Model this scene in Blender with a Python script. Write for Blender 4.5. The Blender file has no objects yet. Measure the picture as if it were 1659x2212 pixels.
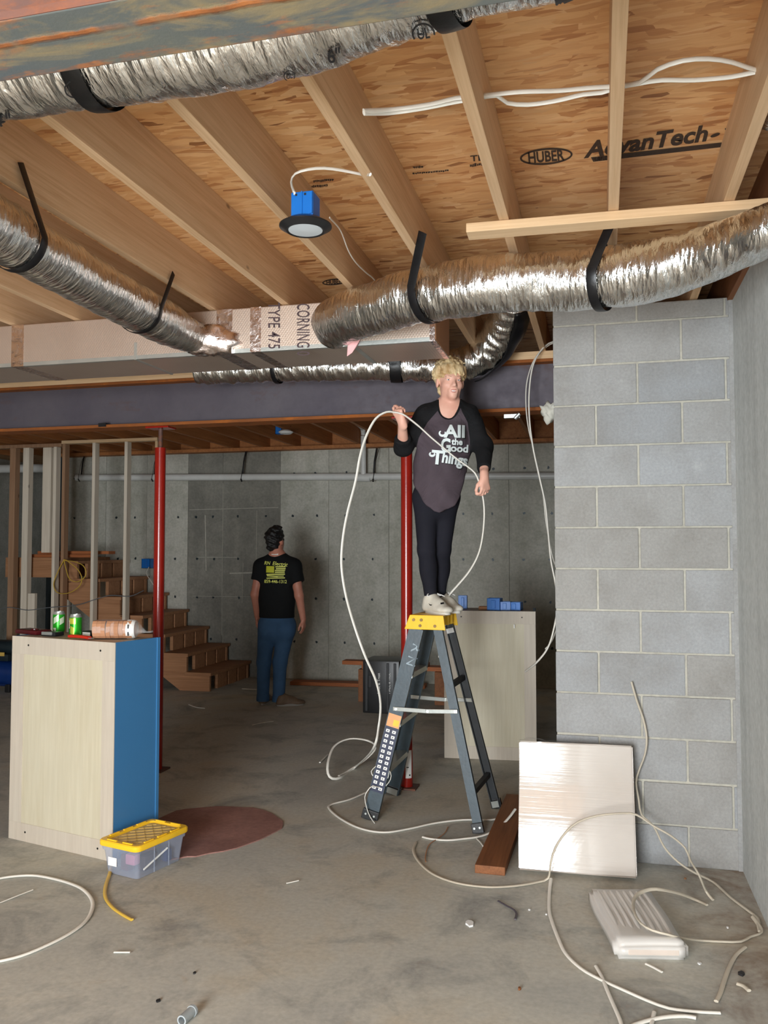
import bpy, bmesh, math, random
import numpy as np
from mathutils import Vector, Matrix
from mathutils.bvhtree import BVHTree
random.seed(7); rng = np.random.default_rng(11)
PI = math.pi
SC = bpy.context.scene; COL = SC.collection
# ------------------------------------------------------------------ camera
FPX, IW, IH, HC = 1850.0, 1659.0, 2212.0, 1.55
YAW, PIT = math.radians(14.26), math.atan(84/1850.0)
cd = bpy.data.cameras.new('camera'); cam = bpy.data.objects.new('camera', cd); COL.objects.link(cam)
cd.sensor_fit = 'VERTICAL'; cd.sensor_height = 24.0; cd.lens = 24.0*FPX/IH
cd.clip_start = 0.05; cd.clip_end = 100
cam.location = (0, 0, HC); cam.rotation_euler = (PI/2+PIT, 0, YAW)
SC.camera = cam
# ------------------------------------------------------------------ light
SC.view_settings.view_transform = 'Standard'; SC.view_settings.look = 'None'
SC.view_settings.gamma = 1.0; SC.view_settings.use_curve_mapping = False
SC.view_settings.exposure = 0.34
w = bpy.data.worlds.new('daylight'); SC.world = w; w.use_nodes = True
w.node_tree.nodes['Background'].inputs[0].default_value = (0.80, 0.90, 1.0, 1)
w.node_tree.nodes['Background'].inputs[1].default_value = 1.1
def area(name, loc, rot, sx, sy, power, col):
    l = bpy.data.lights.new(name, 'AREA'); l.shape = 'RECTANGLE'; l.size = sx; l.size_y = sy
    l.energy = power; l.color = col
    o = bpy.data.objects.new(name, l); COL.objects.link(o); o.location = loc; o.rotation_euler = rot
    return o
# daylight coming in through the open doorway behind the photographer
DOOR = (-2.3, -0.3)
area('door_daylight', (-1.3, -2.52, 1.10), (PI/2-.12, 0, 0), 1.95, 2.0, 430, (0.92, 0.97, 1.0))
# ------------------------------------------------------------------ pixel helpers (1659 x 2212 frame)
_cy, _sy, _cp, _sp = math.cos(YAW), math.sin(YAW), math.cos(PIT), math.sin(PIT)
FW = np.array((-_sy*_cp, _cy*_cp, _sp)); RT = np.array((_cy, _sy, 0.)); UP = np.array((_sy*_sp, -_cy*_sp, _cp))
def ray(x, y): return FW+(x-IW/2)/FPX*RT-(y-IH/2)/FPX*UP
def az(x, y, z=0.0): d = ray(x, y); t = (z-HC)/d[2]; return Vector((d[0]*t, d[1]*t, z))
def ay(x, y, Y): d = ray(x, y); t = Y/d[1]; return Vector((d[0]*t, Y, HC+d[2]*t))
def ax(x, y, X): d = ray(x, y); t = X/d[0]; return Vector((X, d[1]*t, HC+d[2]*t))
def pr(P):
    q = np.asarray(P, float)-np.array((0, 0, HC)); zz = q@FW
    return np.stack((IW/2+FPX*(q@RT)/zz, IH/2-FPX*(q@UP)/zz), -1)
# ------------------------------------------------------------------ object helpers
def tag(o, label=None, cat=None, group=None, kind=None):
    if label: o['label'] = label
    if cat: o['category'] = cat
    if group: o['group'] = group
    if kind: o['kind'] = kind
    return o
def thing(name, label, cat, loc=(0, 0, 0), rotz=0.0, group=None, rot=None):
    o = bpy.data.objects.new(name, None); COL.objects.link(o); o.empty_display_size = .1
    o.location = loc; o.rotation_euler = rot or (0, 0, rotz)
    return tag(o, label, cat, group)
def root_matrix(p):
    while p.parent: p = p.parent
    return Matrix.LocRotScale(p.location, p.rotation_euler, None)
class MB:
    """collects simple shapes into one mesh"""
    def __init__(s): s.v = []; s.f = []; s.mi = []; s.cm = 0; s.T = Matrix.Identity(4)
    def add(s, vs, fs):
        b = len(s.v); s.v += [tuple(s.T @ Vector(v)) for v in vs]
        s.f += [tuple(b+i for i in f) for f in fs]; s.mi += [s.cm]*len(fs); return s
    def box(s, a, b, bev=0.0):
        x0, x1 = sorted((a[0], b[0])); y0, y1 = sorted((a[1], b[1])); z0, z1 = sorted((a[2], b[2]))
        if bev <= 0:
            return s.add([(x0,y0,z0),(x1,y0,z0),(x1,y1,z0),(x0,y1,z0),(x0,y0,z1),(x1,y0,z1),(x1,y1,z1),(x0,y1,z1)],
                [(0,3,2,1),(4,5,6,7),(0,1,5,4),(1,2,6,5),(2,3,7,6),(3,0,4,7)])
        bm = bmesh.new(); bmesh.ops.create_cube(bm, size=1)
        for v in bm.verts: v.co = Vector(((x0+x1)/2+v.co.x*(x1-x0), (y0+y1)/2+v.co.y*(y1-y0), (z0+z1)/2+v.co.z*(z1-z0)))
        bmesh.ops.bevel(bm, geom=bm.edges[:], offset=bev, segments=2, affect='EDGES', profile=.6)
        return s.bm(bm)
    def bm(s, bm):
        bm.verts.index_update()
        s.add([v.co.copy() for v in bm.verts], [[v.index for v in f.verts] for f in bm.faces]); bm.free(); return s
    def beam(s, a, b, w, h, up=(0, 0, 1), bev=0.0):
        """box section w (across) x h (along up) from a to b"""
        a, b = Vector(a), Vector(b); d = b-a; L = d.length; d.normalize()
        sd = d.cross(Vector(up)).normalized(); u = sd.cross(d)
        T = s.T; s.T = T @ Matrix(((sd.x, d.x, u.x, a.x), (sd.y, d.y, u.y, a.y), (sd.z, d.z, u.z, a.z), (0, 0, 0, 1)))
        s.box((-w/2, 0, -h/2), (w/2, L, h/2), bev); s.T = T; return s
    def prism(s, pts, z0, z1):
        n = len(pts)
        return s.add([(x, y, z0) for x, y in pts]+[(x, y, z1) for x, y in pts],
            [tuple(range(n))[::-1], tuple(range(n, 2*n))]+[(i, (i+1) % n, n+(i+1) % n, n+i) for i in range(n)])
    def cyl(s, a, b, r, n=16, r2=None, cap=True):
        a, b = Vector(a), Vector(b); r2 = r if r2 is None else r2; d = (b-a).normalized()
        u = d.orthogonal().normalized(); v = d.cross(u); vs = []
        for c, rr in ((a, r), (b, r2)):
            vs += [c+rr*(math.cos(2*PI*i/n)*u+math.sin(2*PI*i/n)*v) for i in range(n)]
        fs = [(i, (i+1) % n, n+(i+1) % n, n+i) for i in range(n)]
        if cap: fs += [tuple(range(n))[::-1], tuple(range(n, 2*n))]
        return s.add(vs, fs)
    def lathe(s, prof, c=(0, 0, 0), n=24):
        vs = []; fs = []; m = len(prof)
        for r, z in prof: vs += [(c[0]+r*math.cos(2*PI*i/n), c[1]+r*math.sin(2*PI*i/n), c[2]+z) for i in range(n)]
        for k in range(m-1): fs += [(k*n+i, k*n+(i+1) % n, (k+1)*n+(i+1) % n, (k+1)*n+i) for i in range(n)]
        fs += [tuple(range(n))[::-1], tuple(range((m-1)*n, m*n))]
        return s.add(vs, fs)
    def tube(s, pts, rx, rz=None, n=8, flat=None, cap=True):
        """swept tube; rx may be a list; flat: vector giving the wide direction"""
        pts = [Vector(p) for p in pts]; m = len(pts); rz = rz or rx; vs = []; u = None
        for i, p in enumerate(pts):
            t = (pts[min(i+1, m-1)]-pts[max(i-1, 0)]).normalized()
            if flat is not None: u = (Vector(flat)-t*t.dot(Vector(flat)))
            elif u is None: u = t.cross(Vector((0, 0, 1))); u = u if u.length > .05 else t.orthogonal()
            else: u = u-t*t.dot(u)
            u = u.normalized() if u.length > 1e-5 else t.orthogonal().normalized(); v = t.cross(u)
            a = rx[i] if hasattr(rx, '__len__') else rx; b = rz[i] if hasattr(rz, '__len__') else rz
            vs += [p+a*math.cos(2*PI*k/n)*u+b*math.sin(2*PI*k/n)*v for k in range(n)]
        fs = [(j*n+k, j*n+(k+1) % n, (j+1)*n+(k+1) % n, (j+1)*n+k) for j in range(m-1) for k in range(n)]
        if cap: fs += [tuple(range(n))[::-1], tuple(range((m-1)*n, m*n))]
        return s.add(vs, fs)
    def build(s, name, mat, parent=None, world=False, smooth=False, auto=None):
        me = bpy.data.meshes.new(name)
        vs = s.v
        if world and parent is not None:
            R = root_matrix(parent).inverted(); vs = [tuple(R @ Vector(v)) for v in vs]
        me.from_pydata(vs, [], s.f); me.validate(); me.update()
        for m in (mat if isinstance(mat, (list, tuple)) else [mat]): me.materials.append(m)
        if len(set(s.mi)) > 1: me.polygons.foreach_set('material_index', s.mi)
        bm = bmesh.new(); bm.from_mesh(me); bmesh.ops.recalc_face_normals(bm, faces=bm.faces); bm.to_mesh(me); bm.free()
        if smooth: me.polygons.foreach_set('use_smooth', [True]*len(me.polygons))
        if smooth and auto: me.set_sharp_from_angle(angle=auto)
        o = bpy.data.objects.new(name, me); COL.objects.link(o)
        if parent is not None: o.parent = parent
        return o
def grid_mesh(name, V, F, mat, parent=None, world=True, smooth=True):
    me = bpy.data.meshes.new(name); V = np.asarray(V, float)
    if world and parent is not None:
        R = np.array(root_matrix(parent).inverted()); V = V@R[:3, :3].T+R[:3, 3]
    me.from_pydata(V.tolist(), [], [tuple(f) for f in F]); me.update()
    for m in (mat if isinstance(mat, (list, tuple)) else [mat]): me.materials.append(m)
    if smooth: me.polygons.foreach_set('use_smooth', [True]*len(me.polygons))
    o = bpy.data.objects.new(name, me); COL.objects.link(o)
    if parent is not None: o.parent = parent
    return o
def crom(P, step=.03):
    """Catmull-Rom resample"""
    P = [Vector(p) for p in P]; out = []
    Q = [P[0]*2-P[1]]+P+[P[-1]*2-P[-2]]
    for i in range(1, len(Q)-2):
        n = max(2, int((Q[i+1]-Q[i]).length/step))
        for k in range(n):
            t = k/n; a, b, c, d = Q[i-1], Q[i], Q[i+1], Q[i+2]
            out.append(.5*((2*b)+(c-a)*t+(2*a-5*b+4*c-d)*t*t+(3*b-a-3*c+d)*t**3))
    out.append(P[-1]); return out
# ------------------------------------------------------------------ materials
def srgb(r, g, b): return tuple((c/255/12.92 if c/255 <= .04045 else ((c/255+.055)/1.055)**2.4) for c in (r, g, b))
class NT:
    def __init__(s, name):
        s.m = bpy.data.materials.new(name); s.m.use_nodes = True; s.t = s.m.node_tree
        s.b = s.t.nodes['Principled BSDF']; s._co = None
    def n(s, typ, **kw):
        o = s.t.nodes.new(typ)
        for k, v in kw.items(): setattr(o, k, v)
        return o
    def l(s, a, b): s.t.links.new(a, b)
    def co(s, rnd=True):
        if s._co is None:
            tc = s.n('ShaderNodeTexCoord'); s._co = tc.outputs['Object']
            if rnd:
                oi = s.n('ShaderNodeObjectInfo'); vm = s.n('ShaderNodeVectorMath', operation='SCALE'); vm.inputs['Scale'].default_value = 37.
                cx = s.n('ShaderNodeCombineXYZ'); s.l(oi.outputs['Random'], cx.inputs[0]); s.l(oi.outputs['Random'], cx.inputs[2])
                s.l(cx.outputs[0], vm.inputs[0]); ad = s.n('ShaderNodeVectorMath', operation='ADD')
                s.l(s._co, ad.inputs[0]); s.l(vm.outputs[0], ad.inputs[1]); s._co = ad.outputs[0]
        return s._co
    def noise(s, scale, detail=4, rough=.55, stretch=(1, 1, 1), dist=0, rnd=True, rot=(0, 0, 0)):
        mp = s.n('ShaderNodeMapping'); mp.inputs['Scale'].default_value = stretch; mp.inputs['Rotation'].default_value = rot
        s.l(s.co(rnd), mp.inputs[0]); o = s.n('ShaderNodeTexNoise'); o.inputs['Scale'].default_value = scale
        o.inputs['Detail'].default_value = detail; o.inputs['Roughness'].default_value = rough; o.inputs['Distortion'].default_value = dist
        s.l(mp.outputs[0], o.inputs['Vector']); return o.outputs['Fac']
    def ramp(s, fac, stops, interp='LINEAR'):
        r = s.n('ShaderNodeValToRGB'); r.color_ramp.interpolation = interp; e = r.color_ramp.elements
        while len(e) < len(stops): e.new(.5)
        for k, (p, c) in enumerate(stops):
            e[k].position = p; e[k].color = (c if hasattr(c, '__len__') else (c, c, c))[:3]+(1,) if hasattr(c, '__len__') else (c, c, c, 1)
        s.l(fac, r.inputs[0]); return r.outputs[0]
    def mix(s, fac, a, b, blend='MIX'):
        x = s.n('ShaderNodeMix', data_type='RGBA', blend_type=blend)
        for sock, val in ((x.inputs[0], fac), (x.inputs[6], a), (x.inputs[7], b)):
            if hasattr(val, 'is_linked'): s.l(val, sock)
            else: sock.default_value = val if not hasattr(val, '__len__') else tuple(val)[:3]+(1,)
        return x.outputs[2]
    def math(s, op, a, b=0.0):
        x = s.n('ShaderNodeMath', operation=op)
        for sock, val in ((x.inputs[0], a), (x.inputs[1], b)):
            if hasattr(val, 'is_linked'): s.l(val, sock)
            else: sock.default_value = val
        return x.outputs[0]
    def bump(s, h, strength=.3, dist=.01):
        b = s.n('ShaderNodeBump'); b.inputs['Strength'].default_value = strength; b.inputs['Distance'].default_value = dist
        s.l(h, b.inputs['Height']); s.l(b.outputs[0], s.b.inputs['Normal'])
    def set(s, color=None, rough=None, metal=None, spec=None, **kw):
        for key, val in (('Base Color', color), ('Roughness', rough), ('Metallic', metal), ('Specular IOR Level', spec)):
            if val is None: continue
            if hasattr(val, 'is_linked'): s.l(val, s.b.inputs[key])
            else: s.b.inputs[key].default_value = (tuple(val)[:3]+(1,)) if hasattr(val, '__len__') else val
        for k, v in kw.items(): s.b.inputs[k.replace('_', ' ')].default_value = v
        return s.m
def plain(name, col, rough=.6, metal=0, var=.12, scale=8, bump=.1, bscale=60, spec=.5, **kw):
    t = NT(name); c2 = tuple(c*(1-var) for c in col); c1 = tuple(min(1, c*(1+var)) for c in col)
    t.set(t.ramp(t.noise(scale), [(.3, c2), (.7, c1)]), rough, metal, spec, **kw)
    if bump: t.bump(t.noise(bscale, 3), bump, .004)
    return t.m
def wood(name, light, dark, axis=1, grain=28, rough=.62, knots=True, bump=.15):
    t = NT(name); st = [grain, grain, grain]; st[axis] = 1.3
    g1 = t.noise(1.0, 5, .6, st, .6); st2 = [grain*5]*3; st2[axis] = 3
    g2 = t.noise(1.0, 3, .6, st2); big = t.noise(1.6, 2)
    c = t.ramp(g1, [(.25, dark), (.5, tuple((a*.45+b*.55) for a, b in zip(dark, light))), (.75, light)])
    c = t.mix(.35, c, t.ramp(g2, [(.3, tuple(x*.8 for x in dark)), (.7, light)]))
    c = t.mix(t.ramp(big, [(.35, 0.0), (.75, .4)]), c, tuple(x*.86 for x in light))
    if knots:
        mp = t.n('ShaderNodeMapping'); s3 = [5., 5., 5.]; s3[axis] = 2.2; mp.inputs['Scale'].default_value = s3; t.l(t.co(), mp.inputs[0])
        v = t.n('ShaderNodeTexVoronoi'); v.inputs['Scale'].default_value = 1.0; t.l(mp.outputs[0], v.inputs['Vector'])
        k = t.ramp(v.outputs['Distance'], [(.03, .8), (.065, 0.0)])
        c = t.mix(k, c, tuple(x*.35 for x in dark))
    t.set(c, rough, 0, .3); t.bump(g2, bump, .003); return t.m
def concrete(name, a, b, dark, scale=1.2, rough=.85, bump=.25, streak=None, stain=.5):
    t = NT(name); big = t.noise(scale, 5, .6, (1, 1, 1), .4); fine = t.noise(38, 4); mid = t.noise(5, 5, .65)
    c = t.ramp(big, [(.3, a), (.7, b)]); c = t.mix(t.ramp(mid, [(.45, 0.0), (.75, stain)]), c, dark)
    if streak:
        sn = t.noise(1., 4, .6, streak); c = t.mix(t.ramp(sn, [(.45, 0.0), (.8, .5)]), c, dark)
    c = t.mix(.12, c, t.ramp(fine, [(.3, (0, 0, 0)), (.7, (1, 1, 1))]), 'OVERLAY')
    t.set(c, rough, 0, .3); t.bump(fine, bump, .004); return t.m
M = {}
M['joist'] = wood('joist_wood', srgb(224, 190, 152), srgb(188, 146, 104), 1)
M['joist_pale'] = wood('pale_lumber', srgb(228, 196, 156), srgb(196, 156, 112), 0)
M['stud'] = wood('stud_wood', srgb(232, 220, 202), srgb(198, 182, 162), 2, 30)
M['stud_red'] = wood('reddish_stud_wood', srgb(176, 140, 110), srgb(130, 92, 66), 2, 30)
M['stair'] = wood('stair_wood', srgb(186, 136, 98), srgb(134, 90, 60), 0, 24)
M['redwood'] = wood('reddish_board_wood', srgb(186, 112, 66), srgb(130, 70, 38), 0, 30)
M['doug'] = wood('brown_board_wood', srgb(150, 96, 58), srgb(96, 56, 32), 1, 26)
M['orange_joist'] = wood('far_joist_wood', srgb(190, 126, 74), srgb(130, 76, 40), 1, 26)
M['floor'] = None
# ------------------------------------------------------------------ special materials
def osb():
    t = NT('osb'); tc = t.n('ShaderNodeTexCoord'); nz = t.n('ShaderNodeTexNoise'); nz.inputs['Scale'].default_value = 5; t.l(tc.outputs['Object'], nz.inputs['Vector'])
    sb = t.n('ShaderNodeVectorMath', operation='SUBTRACT'); sb.inputs[1].default_value = (.5, .5, .5); t.l(nz.outputs['Color'], sb.inputs[0])
    sl = t.n('ShaderNodeVectorMath', operation='SCALE'); sl.inputs['Scale'].default_value = .05; t.l(sb.outputs[0], sl.inputs[0])
    ad = t.n('ShaderNodeVectorMath', operation='ADD'); t.l(tc.outputs['Object'], ad.inputs[0]); t.l(sl.outputs[0], ad.inputs[1])
    cols = []
    for k, (rot, sc) in enumerate(((.10, (7, 30, 1)), (-.45, (10, 44, 1)), (.8, (11, 46, 1)))):
        mp = t.n('ShaderNodeMapping'); mp.inputs['Rotation'].default_value = (0, 0, rot); mp.inputs['Scale'].default_value = sc; mp.inputs['Location'].default_value = (k*3.1, k*7.7, 0)
        t.l(ad.outputs[0], mp.inputs[0]); v = t.n('ShaderNodeTexVoronoi'); v.inputs['Scale'].default_value = 1.; t.l(mp.outputs[0], v.inputs['Vector'])
        sx = t.n('ShaderNodeSeparateColor'); t.l(v.outputs['Color'], sx.inputs[0]); cols.append((sx.outputs[0], sx.outputs[1], v.outputs['Distance']))
    L, Md, D, X = srgb(226, 178, 124), srgb(206, 150, 96), srgb(176, 116, 68), srgb(122, 72, 38)
    c1 = t.ramp(cols[0][0], [(0, D), (.16, Md), (.4, L), (.62, Md), (.8, srgb(230, 188, 138)), (1, D)])
    c2 = t.ramp(cols[1][0], [(0, X), (.05, D), (.16, Md), (.7, L), (1, srgb(230, 186, 136))])
    c3 = t.ramp(cols[2][0], [(0, X), (.06, D), (.3, L), (1, Md)])
    c = t.mix(t.ramp(cols[1][1], [(.4, 0.), (.45, 1.)]), c1, c2); c = t.mix(t.ramp(cols[2][1], [(.66, 0.), (.7, 1.)]), c, c3)
    t._co = tc.outputs['Object']; c = t.mix(t.ramp(t.noise(1.3, 3, rnd=False), [(.4, 0.), (.8, .4)]), c, srgb(190, 126, 74))
    g = t.noise(1., 3, .6, (12, 160, 12), rnd=False); c = t.mix(.18, c, t.ramp(g, [(.3, D), (.7, L)]))
    t.set(c, .55, 0, .35); t.bump(cols[1][0], .25, .003); return t.m
M['osb'] = osb()
def floor_mat():
    t = NT('floor_concrete'); big = t.noise(.75, 6, .62, dist=.5, rnd=False); mid = t.noise(2.6, 6, .68, dist=.6, rnd=False); fine = t.noise(45, 4, rnd=False)
    spots = t.noise(7., 6, .7, dist=.3, rnd=False)
    c = t.ramp(big, [(.32, srgb(164, 165, 161)), (.5, srgb(186, 185, 176)), (.68, srgb(186, 176, 156))])
    c = t.mix(t.ramp(mid, [(.5, 0.), (.68, .6)]), c, srgb(122, 124, 123))
    c = t.mix(t.ramp(spots, [(.60, 0.), (.76, .32)]), c, srgb(166, 140, 110))
    c = t.mix(.10, c, t.ramp(fine, [(.3, (0, 0, 0)), (.7, (1, 1, 1))]), 'OVERLAY')
    # rusty dirt along the right hand wall
    sx = t.n('ShaderNodeSeparateXYZ'); tc = t.n('ShaderNodeTexCoord'); t.l(tc.outputs['Object'], sx.inputs[0])
    e = t.math('MULTIPLY', t.ramp(t.math('ADD', sx.outputs[0], t.math('MULTIPLY', spots, .5)), [(.55, 0.), (.85, 1.)]), t.ramp(mid, [(.4, .25), (.6, .8)]))
    c = t.mix(e, c, srgb(128, 102, 78))
    t.set(c, t.ramp(mid, [(.35, .55), (.7, .8)]), 0, .3); t.bump(fine, .12, .003); return t.m
M['floor'] = floor_mat()
M['poured'] = concrete('poured_concrete', srgb(176, 174, 164), srgb(194, 191, 180), srgb(134, 134, 118), .9, stain=.55, streak=(3, 3, .5))
M['poured_dark'] = concrete('damp_concrete', srgb(124, 121, 112), srgb(146, 143, 133), srgb(92, 91, 86), 1.2, stain=.5, streak=(4, 4, .35))
M['smooth_wall'] = concrete('smooth_wall_concrete', srgb(184, 187, 185), srgb(202, 204, 201), srgb(160, 163, 161), .7, stain=.3, streak=(1, 9, .4), bump=.12)
def block_mat():
    t = NT('grey_block'); oi = t.n('ShaderNodeObjectInfo'); fine = t.noise(75, 5, .7); mid = t.noise(4, 4)
    c = t.ramp(oi.outputs['Random'], [(0, srgb(146, 148, 150)), (.35, srgb(153, 153, 152)), (.7, srgb(149, 147, 143)), (1, srgb(156, 158, 160))])
    c = t.mix(t.ramp(mid, [(.42, 0.), (.75, .55)]), c, srgb(124, 120, 114)); c = t.mix(t.ramp(t.noise(6, 3), [(.6, 0.), (.8, .35)]), c, srgb(176, 176, 174))
    c = t.mix(.13, c, t.ramp(fine, [(.3, (0, 0, 0)), (.7, (1, 1, 1))]), 'OVERLAY')
    t.set(c, .9, 0, .25); t.bump(fine, .5, .004); return t.m
M['block'] = block_mat()
M['mortar'] = concrete('mortar', srgb(182, 178, 166), srgb(168, 164, 152), srgb(140, 136, 126), 3, stain=.4)
def foil(name, tint=(.86, .86, .84), rough=.2, strength=.55, st=(1, 1, 1)):
    t = NT(name); a = t.noise(26, 4, .6, st, .5); b = t.noise(90, 3, .5, st)
    v = t.n('ShaderNodeTexVoronoi', feature='F1'); v.inputs['Scale'].default_value = 30
    mp = t.n('ShaderNodeMapping'); mp.inputs['Scale'].default_value = st; t.l(t.co(), mp.inputs[0]); t.l(mp.outputs[0], v.inputs['Vector'])
    h = t.math('ADD', t.math('MULTIPLY', a, 1.0), t.math('ADD', t.math('MULTIPLY', v.outputs['Distance'], .6), t.math('MULTIPLY', b, .25)))
    t.set(t.ramp(t.noise(7), [(.3, tuple(c*.84 for c in tint)), (.7, tint)]), t.ramp(a, [(.35, rough*.7), (.7, rough*1.5)]), 1.0)
    t.bump(h, strength, .012); return t.m
M['foil_x'] = foil('foil_jacket', st=(2.2, .55, .55)); M['foil_y'] = foil('foil_jacket_long', st=(.55, 2.2, .55))
def scrim():
    t = NT('foil_board'); tc = t.n('ShaderNodeTexCoord'); outs = []
    for r in (.62, -.62):
        mp = t.n('ShaderNodeMapping'); mp.inputs['Rotation'].default_value = (0, r, 0); t.l(tc.outputs['Object'], mp.inputs[0])
        wv = t.n('ShaderNodeTexWave'); wv.inputs['Scale'].default_value = 26; wv.bands_direction = 'X'; wv.inputs['Distortion'].default_value = .4; t.l(mp.outputs[0], wv.inputs['Vector']); outs.append(wv.outputs['Fac'])
    h = t.math('ADD', t.math('MAXIMUM', outs[0], outs[1]), t.math('MULTIPLY', t.noise(5, 3), 2.2))
    t.set(t.ramp(t.noise(2), [(.3, (.56, .45, .37)), (.7, (.64, .53, .45))]), .42, .75); t.bump(h, .1, .004); return t.m
M['scrim'] = scrim()
M['foil_tape'] = foil('foil_tape', (.86, .76, .73), .24, .3)
def rusty(name, base, base2, rust, amt=(.52, .62), rough=.55, st=(1, 6, 6), metal=.35):
    t = NT(name); a = t.noise(3.2, 6, .68, st, .5); b = t.noise(14, 5, .7); c0 = t.ramp(t.noise(2.2, 4), [(.35, base), (.65, base2)])
    r = t.ramp(t.math('ADD', t.math('MULTIPLY', a, .75), t.math('MULTIPLY', b, .25)), [(amt[0], 0.), (amt[1], 1.)])
    t.set(t.mix(r, c0, t.ramp(b, [(.35, tuple(x*.55 for x in rust)), (.65, rust)])), t.ramp(b, [(.3, rough), (.7, rough+.25)]), metal, .4)
    t.bump(b, .25, .004); return t.m
def near_steel():
    t = NT('rusty_beam_steel'); a = t.noise(3.0, 6, .68, (1, 5, 5), .5, False); b = t.noise(16, 5, .7, rnd=False); c0 = t.ramp(t.noise(2.0, 4, rnd=False), [(.35, srgb(96, 98, 92)), (.65, srgb(84, 90, 94))])
    c0 = t.mix(t.ramp(t.noise(4.5, 5, .65, (1, 2.5, 2.5), .6, False), [(.47, 0.), (.62, .75)]), c0, srgb(146, 128, 92))
    tc = t.n('ShaderNodeTexCoord'); sx = t.n('ShaderNodeSeparateXYZ'); t.l(tc.outputs['Object'], sx.inputs[0])
    y = t.math('ADD', sx.outputs[1], t.math('MULTIPLY', t.math('SUBTRACT', b, .5), .02)); ln = t.math('ABSOLUTE', t.math('ADD', y, .020))
    line = t.math('MULTIPLY', t.ramp(ln, [(.0, 1.), (.004, 1.), (.010, 0.)]), t.ramp(t.noise(6, 4, .6, (1, .2, .2), 0, False), [(.36, 0.), (.5, 1.)]))
    r = t.math('MAXIMUM', line, t.ramp(t.math('ADD', t.math('MULTIPLY', a, .75), t.math('MULTIPLY', b, .25)), [(.50, 0.), (.61, .85)]))
    t.set(t.mix(r, c0, t.ramp(b, [(.35, srgb(120, 70, 40)), (.65, srgb(176, 110, 62))])), .62, .2, .4); t.bump(t.math('ADD', b, t.math('MULTIPLY', line, 1.5)), .3, .004); return t.m
M['steel_near'] = near_steel()
M['steel_red'] = rusty('red_rust_steel', srgb(104, 72, 62), srgb(88, 70, 66), srgb(140, 84, 54), (.5, .62))
M['steel_far'] = rusty('mill_scale_steel', srgb(80, 74, 82), srgb(90, 84, 90), srgb(96, 68, 62), (.56, .74), .5, (.6, 2, 2), .25)
M['steel_edge'] = rusty('orange_rust_steel', srgb(150, 88, 44), srgb(128, 76, 40), srgb(172, 100, 44), (.45, .6), .7)
M['weld_rust'] = plain('bright_rust', srgb(176, 106, 60), .8, .1, .3, 30, .4)
M['black_strap'] = plain('black_strapping', (.006, .006, .007), .38, 0, .2, 20, .2, spec=.4)
M['red_paint'] = plain('red_primer', srgb(142, 28, 18), .22, 0, .12, 5, .06)
M['pvc'] = plain('white_pvc', srgb(208, 208, 204), .35, 0, .05)
M['cable'] = plain('white_cable_jacket', srgb(226, 222, 212), .38, 0, .05)
M['cable_dirty'] = plain('dusty_cable_jacket', srgb(196, 186, 168), .5, 0, .1)
M['cable_yellow'] = plain('yellow_cable_jacket', srgb(214, 176, 70), .45, 0, .08)
M['grey_wire'] = plain('grey_wire', srgb(130, 136, 142), .4, .3, .1)
M['blue_plastic'] = plain('blue_plastic', srgb(20, 110, 196), .38, 0, .06, bump=0)
M['black_plastic'] = plain('black_plastic', (.012, .012, .013), .38, 0, .2)
M['lamp_lens'] = plain('frosted_lens', srgb(206, 212, 216), .35, 0, .02, bump=0)
M['white_plastic'] = plain('white_plastic', srgb(226, 226, 224), .4, 0, .03)
M['birch'] = wood('birch_panel', srgb(198, 190, 168), srgb(184, 172, 144), 2, 10, .5, False, .03)
M['birch_frame'] = wood('birch_frame', srgb(194, 184, 168), srgb(180, 166, 150), 2, 10, .5, False, .03)
M['cab_blue'] = plain('blue_laminate', srgb(56, 112, 158), .42, 0, .03, 2, .02)
M['screw'] = plain('dark_screw', (.02, .018, .016), .5, .6)
M['yellow_plastic'] = plain('yellow_plastic', srgb(240, 190, 40), .38, 0, .05)
M['yellow_plastic_dusty'] = plain('yellow_plastic_dusty', srgb(206, 170, 84), .5, 0, .05)
M['fiberglass'] = plain('blue_grey_fiberglass', srgb(54, 68, 76), .45, 0, .2, 18, .15)
M['fiber_dark'] = plain('black_fiberglass', srgb(44, 48, 52), .5, 0, .2, 18)
M['alu'] = plain('aluminium', srgb(190, 194, 190), .35, .75, .08)
M['ink'] = plain('black_ink', (.012, .011, .012), .6, 0, .3, bump=0)
M['ink_wood'] = plain('stencil_ink', srgb(58, 42, 30), .7, 0, .3, 60, 0)
M['ink_purple'] = plain('purple_black_ink', srgb(62, 44, 48), .5, 0, .2, bump=0)
M['label_white'] = plain('label_white', srgb(228, 226, 222), .55, 0, .03, bump=0)
M['foam'] = plain('mortar_lump', srgb(176, 174, 164), .9, 0, .1, 20, .4)
def film():
    t = NT('stretch_film'); mp = t.noise(1., 3, .5, (2.2, 2.2, 90)); wr = t.noise(3, 3, dist=1.5)
    t.set(t.ramp(t.noise(2.2), [(.3, srgb(190, 180, 170)), (.7, srgb(202, 194, 186))]), .16, 0, .7, Coat_Weight=.7, Coat_Roughness=.07)
    t.bump(t.math('ADD', t.math('MULTIPLY', mp, .5), t.math('MULTIPLY', wr, 1.0)), .22, .012); return t.m
M['film'] = film()
M['foam_white'] = plain('white_foam_wrap', srgb(206, 202, 196), .4, 0, .06, 6, .2, 14, Coat_Weight=.25)
def clear(name, col, alpha=.5, rough=.25):
    t = NT(name); t.set(col, rough, 0, .5); t.b.inputs['Alpha'].default_value = alpha; return t.m
M['clear_bin'] = clear('clear_bin_plastic', srgb(170, 178, 196), .42)
M['clear_bag'] = clear('clear_bag', (.9, .9, .9), .16, .08)
M['bread'] = plain('bread', srgb(176, 126, 92), .75, 0, .12, 14, .3, 80)
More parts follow.
